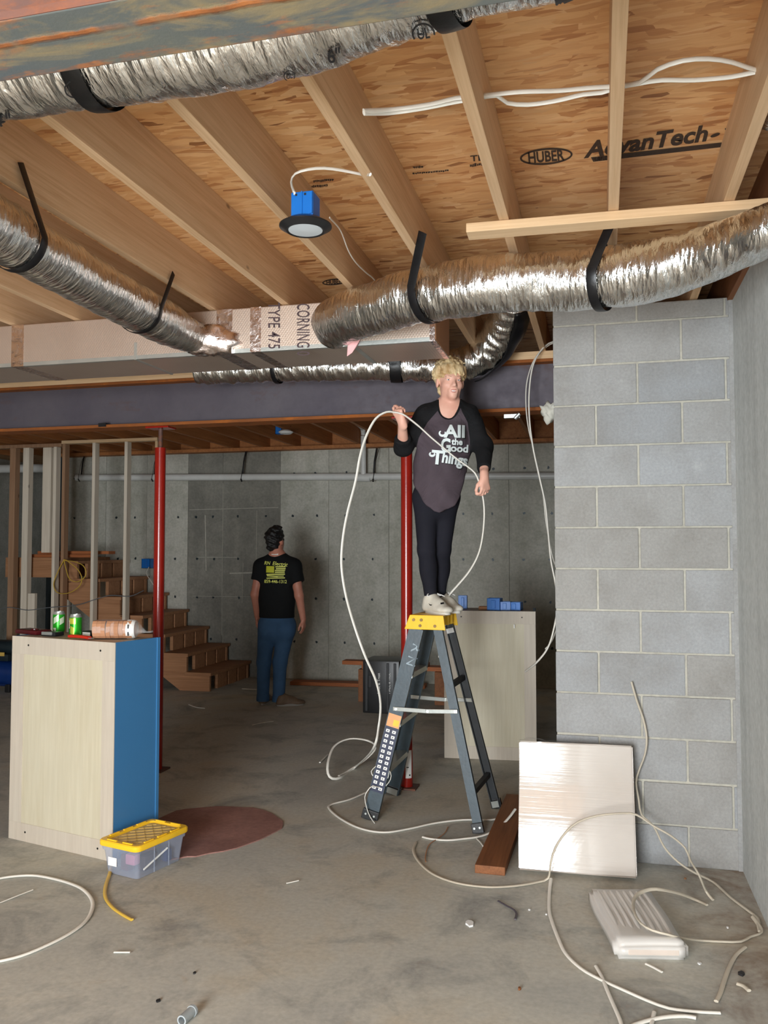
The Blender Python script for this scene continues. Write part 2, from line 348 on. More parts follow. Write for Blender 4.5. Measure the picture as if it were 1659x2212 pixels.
M['can_green'] = plain('green_can', srgb(46, 170, 40), .28, .55, .25, 30, 0)
M['can_pale'] = plain('pale_can_print', srgb(206, 222, 190), .3, .3, .1, bump=0)
M['can_yellow'] = plain('yellow_can_print', srgb(196, 196, 70), .3, .5, .2, bump=0)
M['mat_red'] = concrete('red_paper', srgb(156, 116, 106), srgb(140, 102, 94), srgb(112, 80, 74), 4, .9, .2)
M['paper'] = plain('paper_white', srgb(222, 222, 220), .7, 0, .04)
M['red_plastic'] = plain('red_plastic', srgb(196, 44, 28), .35, 0, .1)
M['maroon'] = plain('maroon_case', srgb(74, 16, 22), .28, 0, .2)
M['kraft'] = plain('brown_box', srgb(168, 120, 84), .8, 0, .1)
M['dark_room'] = plain('dark_room_wall', srgb(44, 52, 54), .9, 0, .2)  # darkness of the unlit room put into the wall colour
M['grey_pvc'] = plain('grey_conduit', srgb(150, 156, 158), .45, 0, .06)
M['tank_blue'] = plain('blue_tank', srgb(24, 56, 120), .3, .2, .1)
M['tank_dark'] = plain('dark_motor', srgb(34, 46, 52), .4, .2, .2)
M['olive'] = plain('olive_board', srgb(150, 122, 74), .8, 0, .2)
# ------------------------------------------------------------------ setting
JB, OS = 2.82, 3.05                      # joist bottoms, underside of the subfloor
BY, BBOT, BTOP = 5.55, 2.44, 2.77        # far beam
fl = tag(MB().box((-9.5, -2.9, -.2), (.9, 13.4, 0)).build('floor', M['floor']), kind='structure')
ceil = tag(MB().box((-9.5, -2.9, OS+.02), (1.0, 13.4, OS+.1)).build('ceiling', M['osb']), kind='structure')
for iy in range(14):                     # subfloor sheets
    y0 = -2.9+iy*1.2192-.35
    for ix in range(6):
        x0 = .4625-ix*2.4384+(iy % 2)*1.2192
        MB().box((x0+.0015, max(y0, -2.9)+.0015, OS), (min(x0+2.4384, 1.0)-.0015, min(y0+1.2192, 13.4)-.0015, OS+.019)).build('subfloor_panel', M['osb'], ceil) if x0 < .95 and x0 > -11.9 and y0 < 13 else None
jm = {}
JX = [.4635-.4064*i-.001 for i in range(24)]
def joist(xc, y0, y1, mat):
    k = round(y1-y0, 3)
    key = (k, mat)
    if key not in jm: jm[key] = MB().box((-.019, 0, JB), (.019, k, OS), .002).build('floor_joist', M[mat], ceil); o = jm[key]
    else: o = jm[key].copy(); COL.objects.link(o)
    o.location = (xc, y0, 0)
for i, x in enumerate(JX):
    if x < -9.4: continue
    joist(x+.0, -2.7, 1.3, 'joist'); joist(x+(.041 if i == 99 else 0), 1.305, 5.58, 'joist')
    joist(x+(0 if x > -1.0 else .0), 5.585, 9.95, 'orange_joist')
# seam tape / glue lines beside two joists
# walls
wb = tag(MB().box((-6.9, 9.93, 0), (1.0, 10.2, 2.78)).build('wall_back', M['mortar']), kind='structure')
WBX = [-6.9, -6.25, -5.66, -5.08, -4.605, -3.834, -3.207, -2.456, -1.75, -1.032, -.4, .25, 1.0]
for i in range(len(WBX)-1):
    dk = -5.09 < WBX[i] < -3.9
    MB().box((WBX[i]+.002, 9.9+(.004 if dk else .002*(i % 2)), 0), (WBX[i+1]-.002, 9.935, 2.78)).build('concrete_panel', M['poured_dark' if dk else 'poured'], wb)
for i, x in enumerate(WBX[:-1]):         # form tie marks
    for z in (.45, .97, 1.45, 1.98, 2.5):
        for fx in (.28, .74):
            xx = x+fx*(WBX[i+1]-x)+random.uniform(-.02, .02)
            m = MB(); n = 7; pts = [(random.uniform(.008, .02)*math.cos(2*PI*k/n), random.uniform(.01, .022)*math.sin(2*PI*k/n)) for k in range(n)]
            m.T = Matrix.Translation((xx, 9.9, z)) @ Matrix.Rotation(PI/2, 4, 'X'); m.prism(pts, -.006, .004); m.build('tie_mark', M['tank_dark'], wb)
for (xa, za, xb, zb, wd) in ((-5.06, 2.07, -3.86, 2.085, .012), (-4.95, 1.47, -4.4, 1.47, .012), (-4.5, 1.27, -3.9, 1.29, .03), (-4.6, .5, -4.6, 2.4, .008), (-4.15, 1.2, -4.14, 2.05, .01), (-4.82, 1.3, -4.84, 2.0, .02), (-4.33, .9, -4.32, 1.4, .008), (-5.0, .98, -4.0, .985, .006)):
    MB().beam((xa, 9.9, za), (xb, 9.9, zb), wd*.6, .010, (0, 1, 0)).build('mortar_smear', M['mortar'], wb)
tag(MB().box((-6.9, 9.75, 2.78), (1.0, 10.2, 2.82)).build('trim_1', M['orange_joist']), kind='structure')
MB().box((-6.9, 9.94, 2.82), (1., 9.98, 3.05)).build('rim_board', M['orange_joist'], ceil)
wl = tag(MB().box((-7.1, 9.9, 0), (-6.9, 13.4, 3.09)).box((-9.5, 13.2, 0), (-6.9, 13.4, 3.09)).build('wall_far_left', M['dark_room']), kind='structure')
tag(MB().box((-9.7, -2.9, 0), (-9.5, 13.4, 3.09)).build('wall_left', M['poured']), kind='structure')
tag(MB().box((.645, -2.9, 0), (.9, 4.75, 2.80)).box((.645, 4.7, 0), (.9, 9.95, 2.8)).build('wall_right', M['smooth_wall']), kind='structure')
tag(MB().box((.62, -2.9, 2.80), (.9, 9.9, 3.09)).build('trim_2', M['doug']), kind='structure')
wr = MB().box((-9.5, -2.9, 0), (DOOR[0], -2.7, 3.09)).box((DOOR[1], -2.9, 0), (.9, -2.7, 3.09)).box((DOOR[0], -2.9, 2.1), (DOOR[1], -2.7, 3.09))
tag(wr.build('wall_rear', M['poured']), kind='structure')
# block wall
CP = .2105; BW0, BW1, BWY = -.236, .642, 4.516
wc = tag(MB().box((BW0+.004, BWY+.006, 0), (BW1, BWY+.2, 2.815)).build('wall_center', M['mortar']), kind='structure')
bmesh_cache = {}
def block(x0, x1, z0, z1):
    k = (round(x1-x0, 3), round(z1-z0, 3))
    if k not in bmesh_cache:
        o = MB().box((0, 0, 0), (k[0], .19, k[1]), .005).build('concrete_block', M['block'], wc); bmesh_cache[k] = o
    else: o = bmesh_cache[k].copy(); COL.objects.link(o)
    o.location = (x0, BWY+random.uniform(-.003, .002), z0); return o
for c in range(14):
    z0 = max(0, -.015+c*CP+.005); z1 = min(2.812, -.015+(c+1)*CP-.005)
    if c % 2 == 0: xs = [BW0, -.022, .399, BW1]     # course starting with a half block
    else: xs = [BW0, .185, .607, BW1]
    for a, b in zip(xs[:-1], xs[1:]):
        block(a+(.0 if a == BW0 else .005), b-(.0 if b == BW1 else .005), z0, z1)
MB().box((.625, BWY-.003, 0), (.645, BWY+.01, 2.8)).build('mortar_fillet', M['block'], wc)
m = MB(); bm = bmesh.new(); bmesh.ops.create_icosphere(bm, subdivisions=3, radius=1)
for v in bm.verts:
    r = 1+.35*math.sin(7*v.co.x+3*v.co.z)*math.sin(5*v.co.y+2)+.2*math.sin(11*v.co.z+4*v.co.x); v.co = Vector((v.co.x*.05*r, v.co.y*.03*r, v.co.z*.05*r))+Vector((-.255, 4.58, 2.285))
m.bm(bm).build('mortar_lump', M['foam'], wc, smooth=True)
# ------------------------------------------------------------------ lettering helpers
def text_geo(s, shear=0.0, off=0.0, space=1.0):
    c = bpy.data.curves.new('t', 'FONT'); c.body = s; c.shear = shear; c.offset = off; c.space_character = space; c.resolution_u = 3
    c.align_x = 'CENTER'; c.align_y = 'CENTER'; o = bpy.data.objects.new('t', c); COL.objects.link(o)
    me = bpy.data.meshes.new_from_object(o.evaluated_get(bpy.context.evaluated_depsgraph_get()))
    bm = bmesh.new(); bm.from_mesh(me); bmesh.ops.triangulate(bm, faces=bm.faces); bm.verts.index_update()
    V = np.array([v.co[:2] for v in bm.verts]); F = [[v.index for v in f.verts] for f in bm.faces]; bm.free()
    bpy.data.objects.remove(o); bpy.data.curves.remove(c); bpy.data.meshes.remove(me)
    V = V-(V.max(0)+V.min(0))/2; return V, F
def fit(V, w, h, cx, cy, ang=0.0, skew=0.0):
    """scale to a w x h pixel box, y down, rotated by ang degrees, centred on (cx, cy)"""
    V = V.copy(); s = V.max(0)-V.min(0); V[:, 0] *= w/s[0]; V[:, 1] *= -h/s[1]; V[:, 0] += skew*V[:, 1]
    a = math.radians(ang); R = np.array(((math.cos(a), math.sin(a)), (-math.sin(a), math.cos(a))))
    return V@R+np.array((cx, cy))
def ring2d(rx, ry, t, n=40):
    V = []; 
    for k in range(n): a = 2*PI*k/n; V += [(rx*math.cos(a), ry*math.sin(a)), ((rx-t)*math.cos(a), (ry-t)*math.sin(a))]
    F = [(2*k, 2*((k+1) % n), 2*((k+1) % n)+1, 2*k+1) for k in range(n)]; return np.array(V, float), F
def rect2d(w, h, nx=1, ny=1):
    V = [((i/nx-.5)*w, (j/ny-.5)*h) for j in range(ny+1) for i in range(nx+1)]
    F = [(j*(nx+1)+i, j*(nx+1)+i+1, (j+1)*(nx+1)+i+1, (j+1)*(nx+1)+i) for j in range(ny) for i in range(nx)]; return np.array(V, float), F
def bvh_of(o):
    me = o.data; M_ = root_matrix(o) if o.parent else Matrix.LocRotScale(o.location, o.rotation_euler, None)
    return BVHTree.FromPolygons([M_ @ v.co for v in me.vertices], [list(p.vertices) for p in me.polygons])
def decal(name, P, F, mat, parent, surf, off=.0015, label=None):
    """flat print laid on a surface; P in photo pixels, surf: ('z',h) ('y',d) or a BVH"""
    out = []; ok = []
    for x, y in P:
        if isinstance(surf, tuple):
            p = az(x, y, surf[1]-off) if surf[0] == 'z' else ay(x, y, surf[1]-off); out.append(p); ok.append(True)
        else:
            d = Vector(ray(x, y)).normalized(); h = surf.ray_cast(Vector((0, 0, HC)), d)
            if h[0] is None: out.append(Vector((0, 0, 0))); ok.append(False)
            else:
                n = h[1] if h[1].dot(d) < 0 else -h[1]; out.append(h[0]-d*off*.6+n*off); ok.append(True)
    med = sorted(p.y for p, k in zip(out, ok) if k); med = med[len(med)//2] if med else 0
    F2 = [f for f in F if all(ok[i] and abs(out[i].y-med) < .35 for i in f)]
    if not F2: return None
    us = sorted({i for f in F2 for i in f}); mp_ = {i: k for k, i in enumerate(us)}
    o = grid_mesh(name, [tuple(out[i]) for i in us], [[mp_[i] for i in f] for f in F2], mat, parent, True, False)
    if label: o['label'] = label
    return o
def sub(P, F, maxlen):
    """subdivide long edges so print follows curved cloth"""
    bm = bmesh.new(); vs = [bm.verts.new((p[0], p[1], 0)) for p in P]
    for f in F:
        try: bm.faces.new([vs[i] for i in f])
        except ValueError: pass
    for _ in range(4):
        e = [e for e in bm.edges if e.calc_length() > maxlen]
        if not e: break
        bmesh.ops.subdivide_edges(bm, edges=e, cuts=1); bmesh.ops.triangulate(bm, faces=bm.faces)
    bm.verts.index_update(); P2 = np.array([v.co[:2] for v in bm.verts]); F2 = [[v.index for v in f.verts] for f in bm.faces]; bm.free(); return P2, F2
def stencil(txt, w, h, cx, cy, ang, mat='ink_wood', shear=0.0, off=0.0, nm='printed_lettering', label=None):
    V, F = text_geo(txt, shear, off); return decal(nm, fit(V, w, h, cx, cy, ang), F, M[mat], ceil, ('z', OS), .002, label)
def smudge(w_, h_, cx, cy):               # worn print too faint to read
    r = random.Random(int(cx)); x = -w_/2; P = []; F = []
    while x < w_/2-1:
        d = r.uniform(2.5, 6); n = len(P); P += [(x, -h_/2*r.uniform(.3, 1)), (x+d*.75, -h_/2*r.uniform(.4, 1)), (x+d*.75, h_/2*r.uniform(.2, .9)), (x, h_/2*r.uniform(.2, 1))]; F.append((n, n+1, n+2, n+3)); x += d
    a = math.radians(-5); P = [(cx+p*math.cos(a)-q*math.sin(a), cy+p*math.sin(a)+q*math.cos(a)) for p, q in P]
    decal('worn_print', P, F, M['ink_wood'], ceil, ('z', OS), .002)['kind'] = 'stuff'
stencil('HUBER', 78, 24, 1180, 338, -5, off=.025, label='black maker lettering inside an oval')
V, F = ring2d(56, 17, 4); decal('printed_oval', fit(V, 114, 36, 1180, 338, -5), F, M['ink_wood'], ceil, ('z', OS), .002)
stencil('AdvanTech', 274, 36, 1394, 306, -8, shear=.35, off=.03, label='slanted black maker lettering on the subfloor')
V, F = rect2d(300, 11); decal('printed_bar', fit(V, 296, 10, 1426, 328, -6.5, .4), F, M['ink_wood'], ceil, ('z', OS), .002)
stencil('SUBFLOORING', 60, 7, 1312, 341, -6.5, mat='osb')
V, F = ring2d(10, 5, 5); decal('printed_leaf', fit(V, 22, 7, 1545, 292, -20), F, M['ink_wood'], ceil, ('z', OS), .002); decal('printed_leaf', fit(V, 18, 6, 1572, 284, 50), F, M['ink_wood'], ceil, ('z', OS), .002)
stencil('TES', 40, 13, 1036, 341, -5, off=.02); smudge(46, 9, 1038, 356)
smudge(78, 5, 930, 372); smudge(22, 6, 903, 361)
smudge(46, 7, 700, 390); smudge(34, 7, 690, 402)
V, F = ring2d(28, 8, 3); decal('printed_oval', fit(V, 52, 14, 722, 609, -5), F, M['ink_wood'], ceil, ('z', OS), .002); stencil('HUBER', 34, 9, 722, 609, -5, off=.02)
# ------------------------------------------------------------------ steel
def ibeam(mb, x0, x1, yc, zb, zt, fw=.165, tf=.016, tw=.012):
    mb.box((x0, yc-fw/2, zb), (x1, yc+fw/2, zb+tf)); mb.box((x0, yc-fw/2, zt-tf), (x1, yc+fw/2, zt)); mb.box((x0, yc-tw/2, zb+tf), (x1, yc+tw/2, zt-tf)); return mb
b1 = thing('steel_beam', 'rusty steel beam overhead at the top left, nearest the camera', 'beam', (-4, 1.28, 2.44))
FB = 2.44
MB().box((-9.4, 1.20, FB), (.62, 1.36, FB+.016), .003).build('bottom_flange', M['steel_near'], b1, True)
MB().box((-9.4, 1.274, FB+.016), (.62, 1.286, 2.754)).build('web', M['steel_red'], b1, True)
MB().box((-9.4, 1.20, 2.754), (.62, 1.36, 2.77)).build('top_flange', M['steel_red'], b1, True)
MB().box((-9.4, 1.1985, FB+.001), (.62, 1.2005, FB+.015)).build('flange_edge', M['steel_red'], b1, True)
tag(MB().box((-9.4, 1.2, 2.77), (.62, 1.36, 2.82)).build('trim_3', M['joist_pale']), kind='structure')
b2 = thing('steel_beam', 'long dark purple steel beam on the red posts behind the woman', 'beam', (-4, BY, BBOT))
MB().box((-9.4, BY-.083, BBOT), (.6, BY+.083, BBOT+.022), .003).build('bottom_flange', M['steel_edge'], b2, True)
MB().box((-9.4, BY-.006, BBOT+.022), (.6, BY+.006, BTOP-.016)).build('web', M['steel_far'], b2, True)
MB().box((-9.4, BY-.083, BTOP-.02), (.6, BY+.083, BTOP), .003).build('top_flange', M['steel_edge'], b2, True)
tag(MB().box((-9.4, BY-.075, BTOP), (.6, BY+.075, JB)).build('trim_4', M['joist_pale']), kind='structure')
MB().box((-3.52, BY-.09, BBOT+.006), (-3.46, BY-.05, BBOT+.034)).build('beam_clip', M['black_plastic'], b2, True)
m = MB(); q = ay(1106, 899, BY-.09); m.box(q+Vector((-.05, -.01, -.012)), q+Vector((.05, .02, .012))).cyl(q+Vector((.02, -.02, -.02)), q+Vector((.05, -.02, .01)), .012, 10)
m.build('beam_clamp', M['alu'], b2, True)
def column(x, y, label, ztop):
    t = thing('steel_column', label, 'post', (x, y, 0))
    MB().cyl((x, y, .012), (x, y, ztop), .0385, 28).build('column_tube', M['red_paint'], t, True, True, .6)
    MB().cyl((x, y, ztop), (x, y, BBOT-.012), .016, 14).build('screw_jack', M['steel_red'], t, True, True, .6)
    MB().box((x-.09, y-.06, BBOT-.012), (x+.09, y+.06, BBOT), .002).build('cap_plate', M['red_paint'], t, True)
    MB().box((x-.07, y-.07, 0), (x+.07, y+.07, .012), .002).build('base_plate', M['steel_red'], t, True); return t
column(-3.07, BY, 'glossy red steel post behind the blue-sided cabinet', 2.29)
c2 = column(-1.255, BY, 'glossy red steel post standing behind the ladder', 2.29)
def curved_label(name, parent, x, y, r, z0, z1, a0, a1, mat):
    V = []; n = 8
    for i in range(n+1):
        a = a0+(a1-a0)*i/n
        for z in (z0, z1): V.append((x+r*math.cos(a), y+r*math.sin(a), z))
    return grid_mesh(name, V, [(2*i, 2*i+2, 2*i+3, 2*i+1) for i in range(n)], mat, parent)
la = -PI/2+math.atan2(1.255, 5.5)
curved_label('paper_label', c2, -1.255, BY, .0392, .07, .25, la-.25, la+.85, M['label_white'])['label'] = 'white paper label wrapped round the post foot'
curved_label('label_print', c2, -1.255, BY, .0396, .137, .143, la-.1, la+.3, M['ink']); curved_label('label_print', c2, -1.255, BY, .0396, .085, .095, la+.35, la+.6, M['ink'])
# ------------------------------------------------------------------ flexible ducts
def duct(name, label, pts, R, nR=44, wr=.016, step=.011, seed=1, root=None, rfun=None, part='duct_jacket', mat='foil_x'):
    r_ = np.random.default_rng(seed); C = crom(pts, step); m = len(C); th = np.linspace(0, 2*PI, nR, endpoint=False)
    # circumferential wrinkles: sharp along the length, slowly varying round the ring
    W_ = np.zeros((m, nR)); s = np.arange(m)
    for k in range(46):
        ph = r_.uniform(0, 2*PI); fr = r_.uniform(.10, 1.15); a = r_.uniform(.2, 1)/(1+fr*.8); mo = r_.integers(1, 5)
        W_ += a*np.sin(fr*s[:, None]+1.6*np.sin(mo*th[None, :]+ph)+r_.uniform(0, 6))*(.5+.5*np.sin(r_.integers(1, 4)*th[None, :]+.05*s[:, None]*r_.uniform(-1, 1)+r_.uniform(0, 6)))
    W_ /= W_.std()+1e-6; W_ = np.sign(W_)*np.abs(W_)**.85
    spike = r_.normal(0, .30, (m, nR)); spike = (spike+np.roll(spike, 1, 1)+np.roll(spike, -1, 1))/1.7
    V = []; u = None
    for i, p in enumerate(C):
        t = (C[min(i+1, m-1)]-C[max(i-1, 0)]).normalized()
        u = (t.cross(Vector((0, 0, 1))) if u is None else u-t*t.dot(u)).normalized(); v = t.cross(u)
        f = rfun(i/(m-1), p) if rfun else 1.0
        for k in range(nR):
            a_ = float(th[k]); rr = float(R*f*(1+wr*(W_[i, k]+spike[i, k]))); V.append(p+rr*(math.cos(a_)*u+math.sin(a_)*v))
    F = [(j*nR+k, j*nR+(k+1) % nR, (j+1)*nR+(k+1) % nR, (j+1)*nR+k) for j in range(m-1) for k in range(nR)]
    F += [tuple(range(nR))[::-1], tuple(range((m-1)*nR, m*nR))]
    if root is None: root = thing(name, label, 'duct', tuple(C[0]))
    o = grid_mesh(part, [tuple(v) for v in V], F, M[mat], root); return root, o, C
def strap(root, C, px, R, width=.045, up=None, tails=((0, 0, 0),), name='hanging_strap', drop=.0):
    """black strap round the duct at the ring nearest the photo column px, with tails up to a joist"""
    P = pr([tuple(c) for c in C]); i = int(np.argmin(np.abs(P[:, 0]-px))) if not isinstance(px, tuple) else int(np.argmin(np.hypot(P[:, 0]-px[0], P[:, 1]-px[1])))
    p = C[i]; t = (C[min(i+1, len(C)-1)]-C[max(i-1, 0)]).normalized(); side = t.cross(Vector((0, 0, 1))).normalized()
    upv = side.cross(t); pts = []
    for k in range(0, 25):
        a = PI*(1.06+(-.12-1.0)*k/24*1.0) if False else PI+PI*k/24
        pts.append(p+(R+.004)*(math.cos(a)*side+math.sin(a)*upv))
    a0, a1 = pts[0], pts[-1]
    if up is not None:
        pts = ([Vector(up[0]), Vector(up[0]).lerp(a0, .5)] if up[0] else [])+pts+([a1.lerp(Vector(up[1]), .5), Vector(up[1])] if up[1] else [])
    m = MB(); m.tube(pts, width/2, .002, 8, flat=tuple(t)); return m.build(name, M['black_strap'], root, True, True, .7)
# near run under the joists
D1 = [(-3.0, 1.74, 2.68), (-2.2, 1.745, 2.69), (-1.72, 1.74, 2.69), (-1.33, 1.70, 2.70), (-.98, 1.69, 2.685), (-.62, 1.675, 2.69), (-.30, 1.60, 2.70), (-.02, 1.56, 2.70), (.3, 1.54, 2.71), (.61, 1.52, 2.71)]
d1, d1o, C1 = duct('flexible_duct', 'silver foil flexible duct nearest the camera, beside the rusty beam', D1, .115, seed=3, wr=.022)
for px, e0, e1 in (((208, 170), (-1.33, 1.82, 2.82), (-1.33, 1.58, 2.82)), ((998, 40), (-.33, 1.72, 2.82), (-.33, 1.48, 2.82))):
    strap(d1, C1, px, .119, .05, (e0, e1))
# right hand run from the trunk to the block wall
D2 = [ay(*p) for p in ((722, 700, 4.085), (742, 688, 3.98), (800, 668, 3.83), (900, 641, 3.68), (1000, 622, 3.58), (1100, 611, 3.55), (1200, 607, 3.54), (1300, 602, 3.5), (1400, 585, 3.42), (1500, 560, 3.34), (1600, 522, 3.2), (1660, 496, 3.1), (1715, 480, 3.05))]
d2, d2o, C2 = duct('flexible_duct', 'silver foil flexible duct running from trunk to the block wall corner', D2, .12, seed=5, wr=.022, rfun=lambda t, p: 1-.26*max(0, min(1, (p.x-.22)/.3)))
strap(d2, C2, 928, .124, .042, ((-.70, 3.74, 2.83), (-.70, 3.40, 2.86)))
strap(d2, C2, 1300, .124, .04, ((.05, 3.64, 2.83), (.05, 3.40, 2.83)))
# left hand run
D3 = [(-2.0, 1.95, 2.70), (-2.02, 2.3, 2.68), (-2.03, 2.7, 2.665), (-2.05, 3.2, 2.665), (-2.06, 3.7, 2.665), (-2.07, 3.95, 2.67), (-2.06, 4.12, 2.675)]
d3, d3o, C3 = duct('flexible_duct', 'silver foil flexible duct on the left running from trunk toward camera', D3, .106, seed=9, wr=.016, mat='foil_y', rfun=lambda t, p: 1-.22*max(0, (p.y-3.75)/.35))
strap(d3, C3, (30, 530), .11, .04, (None, (-1.945, 2.52, 2.90))); strap(d3, C3, (290, 690), .108, .03, (None, (-1.945, 3.62, 2.86)))
# far run along the beam and up into the joist bay
D4 = [ay(*p) for p in ((430, 799, 5.2), (600, 793, 5.2), (750, 790, 5.2), (880, 790, 5.24), (960, 792, 5.26), (1012, 784, 5.26), (1052, 759, 5.24), (1080, 724, 5.18), (1098, 686, 5.08), (1106, 645, 4.95))]
d4, d4o, C4 = duct('flexible_duct', 'silver foil flexible duct behind the trunk, bending up behind the head', D4, .098, seed=13, wr=.032, rfun=lambda t, p: 1+.2*max(0, min(1, (p.x+.95)/.3)))
strap(d4, C4, 858, .104, .07, ((-1.31, 5.32, 2.81), (-1.31, 5.08, 2.81)))
strap(d4, C4, (600, 795), .104, .03, ((-2.28, 5.32, 2.81), (-2.28, 5.08, 2.81)))
# black cradle under the elbow
V = []; n = 12; CC = [p for p in C4 if p.x > -.80]; CC = CC[::2]
for i, p in enumerate(CC):
    t = (CC[min(i+1, len(CC)-1)]-CC[max(i-1, 0)]).normalized(); out = Vector((.80, -.05, -.6)); out = (out-t*t.dot(out)).normalized(); sd = t.cross(out)
    for k in range(n+1):
        wd_ = .12+1.0*min(1, i/(len(CC)*.6)); a = -wd_*.7+wd_*1.7*k/n; V.append(p+.128*(1+.02*math.sin(i*.9))*(math.cos(a)*out+math.sin(a)*sd))
m_ = len(CC); F = [(j*(n+1)+k, j*(n+1)+k+1, (j+1)*(n+1)+k+1, (j+1)*(n+1)+k) for j in range(m_-1) for k in range(n)]
o = grid_mesh('elbow_cradle', [tuple(v) for v in V], F, M['black_strap'], d4); so = o.modifiers.new('t', 'SOLIDIFY'); so.thickness = .004; o['label'] = 'black plastic cradle under the bend'
V, F = rect2d(12, 9); decal('cradle_label', fit(V, 12, 9, 1085, 773, 8), F, M['label_white'], d4, bvh_of(o), .004)
# small piece of duct in the joist bay by the right wall
D5 = [(.565, 3.0, 2.99), (.57, 2.86, 2.985), (.572, 2.7, 2.99), (.575, 2.45, 3.0)]
duct('flexible_duct', 'short piece of silver duct between joists at the right edge', D5, .055, nR=28, seed=21, wr=.02, mat='foil_y')
def on_duct(nm, V, F, w_, h_, cx, cy, ang, root, bv, mat='ink'):
    P, F = sub(fit(V, w_, h_, cx, cy, ang), F, 7); q = decal(nm, P, F, M[mat], root, bv, .004)
    if q: q['kind'] = 'stuff'
bv1 = bvh_of(d1o)
for cx, cy, s, ang in ((914, 68, 1., -8), (160, 190, .8, -12), (625, 160, .5, -10)):
    V, F = ring2d(25, 22, 4); on_duct('printed_ring', V, F, 50*s, 46*s, cx, cy, ang, d1, bv1); V, F = text_geo('UL', .0, .02); on_duct('printed_mark', V, F, 26*s, 24*s, cx, cy, ang, d1, bv1)
V, F = text_geo('6"', .1, .02); on_duct('printed_mark', V, F, 30, 32, 722, 116, -8, d1, bv1); V, F = text_geo('6"', .1, .02); on_duct('printed_mark', V, F, 30, 30, 10, 258, -16, d1, bv1)
for pts in ([(592, 140), (648, 164), (588, 180)], [(800, 100), (862, 84), (870, 100), (815, 116)], [(70, 228), (130, 222), (118, 240), (78, 246)]):
    on_duct('printed_patch', np.array(pts, float), [tuple(range(len(pts)))], np.ptp([p[0] for p in pts]), np.ptp([p[1] for p in pts]), np.mean([p[0] for p in pts]), np.mean([p[1] for p in pts]), 0, d1, bv1)
# ------------------------------------------------------------------ duct board trunk
TY0, TY1, TZ0, TZ1, TX1 = 4.1, 4.5, 2.582, 2.815, -.785
tr = thing('duct_trunk', 'rectangular foil faced duct trunk hung below the joists', 'duct', (-3, TY0, TZ0))
XS = [-6.4, -4.35, -3.18, -1.94, -.785]
for a, b in zip(XS[:-1], XS[1:]):
    MB().box((a+.001, TY0, TZ0), (b-.001, TY1, TZ1), .004).build('trunk_section', M['scrim'], tr, True)
for a, b in ((-3.2, -3.12), (-1.95, -1.86), (-1.76, -1.70), (-.81, -.784)):
    MB().box((a, TY0-.0015, TZ0-.0015), (b, TY1+.0015, TZ1+.001)).build('joint_tape', M['foil_tape'], tr, True)
MB().box((TX1-.001, TY0+.01, TZ0+.01), (TX1+.004, TY1-.01, TZ1-.01)).build('end_cap', M['kraft'], tr, True)  # brown colour stands in for wood reflected in the foil end
MB().box((-6.4, TY0-.001, TZ0-.0012), (TX1, TY0+.02, TZ0+.02)).build('corner_strip', M['alu'], tr, True)
MB().box((-1.21, TY0-.006, TZ0-.004), (-1.185, TY1+.004, TZ1)).build('hanger_strap', M['alu'], tr, True); MB().box((-2.43, TY0-.004, TZ0-.004), (-2.415, TY1+.004, TZ0+.09)).build('hanger_strap', M['alu'], tr, True)
bm = bmesh.new(); bmesh.ops.create_icosphere(bm, subdivisions=3, radius=1)
for v in bm.verts:
    r = 1+.25*math.sin(6*v.co.x+v.co.z*4)*math.sin(7*v.co.z); v.co = Vector((v.co.x*.17*r, v.co.y*.06*r, v.co.z*.085*r))+Vector((-2.0, 4.09, 2.655))
MB().bm(bm).build('collar_tape', M['foil_tape'], tr, True, True)
bm = bmesh.new(); bmesh.ops.create_icosphere(bm, subdivisions=3, radius=1)
for v in bm.verts:
    r = 1+.2*math.sin(6*v.co.x+v.co.z*4); v.co = Vector((v.co.x*.12*r, v.co.y*.03*r, v.co.z*.09*r))+Vector((-1.27, 4.1, 2.675))
MB().bm(bm).build('collar_tape', M['foil_tape'], tr, True, True)
q = ay(762, 750, TY0-.01); MB().prism([(q.x-.035, -.0), (q.x+.02, .012), (q.x+.045, .03)], 0, .001)
m = MB(); m.add([tuple(q+Vector(d)) for d in ((-.03, 0, -.045), (.0, -.01, -.03), (.02, 0, .0), (.045, -.01, .04), (.0, -.02, .05), (-.025, -.005, .01))], [(0, 1, 2, 3, 4, 5)]).build('insulation_scrap', plain('pink_insulation', srgb(226, 170, 170), .8, 0, .1), tr, True)
def on_trunk(txt, w_, h_, cx, cy):
    V, F = text_geo(txt, 0, .006, 1.05); P = fit(V, h_, w_, 0, 0, 90)+np.array((cx, cy)); decal('printed_lettering', P, F, M['ink_purple'], tr, ('y', TY0), .0025)
on_trunk('TYPE 475', 26, 100, 592, 703); on_trunk('CORNING 0', 28, 112, 655, 712)
# ------------------------------------------------------------------ recessed light hung on the joist
def canlight(loc, label, trim, s=1.0):
    x, y, z = loc; t = thing('ceiling_light', label, 'ceiling light', (x, y, z+.05))
    MB().lathe([(.030*s, .012), (.056*s, .010), (.070*s, .003), (.096*s, .019), (.096*s, .024), (.066*s, .042), (.045*s, .046)], (x, y, z), 40).build('trim_ring', M[trim], t, True, True, .5)
    MB().lathe([(.001, .0015), (.062*s, .0055), (.064*s, .012)], (x, y, z), 36).build('lens', M['lamp_lens'], t, True, True, .8)
    return t
LX, LY, LZ = -1.035, 2.91, 2.712
cl = canlight((LX, LY, LZ), 'black trimmed round light under a blue box on the joist', 'black_plastic')
m = MB(); m.box((LX-.042, LY-.04, LZ+.044), (LX+.042, LY+.04, LZ+.135), .004); m.box((LX-.002, LY-.044, LZ+.044), (LX+.002, LY-.038, LZ+.135)).box((LX+.03, LY-.046, LZ+.05), (LX+.04, LY-.036, LZ+.13))
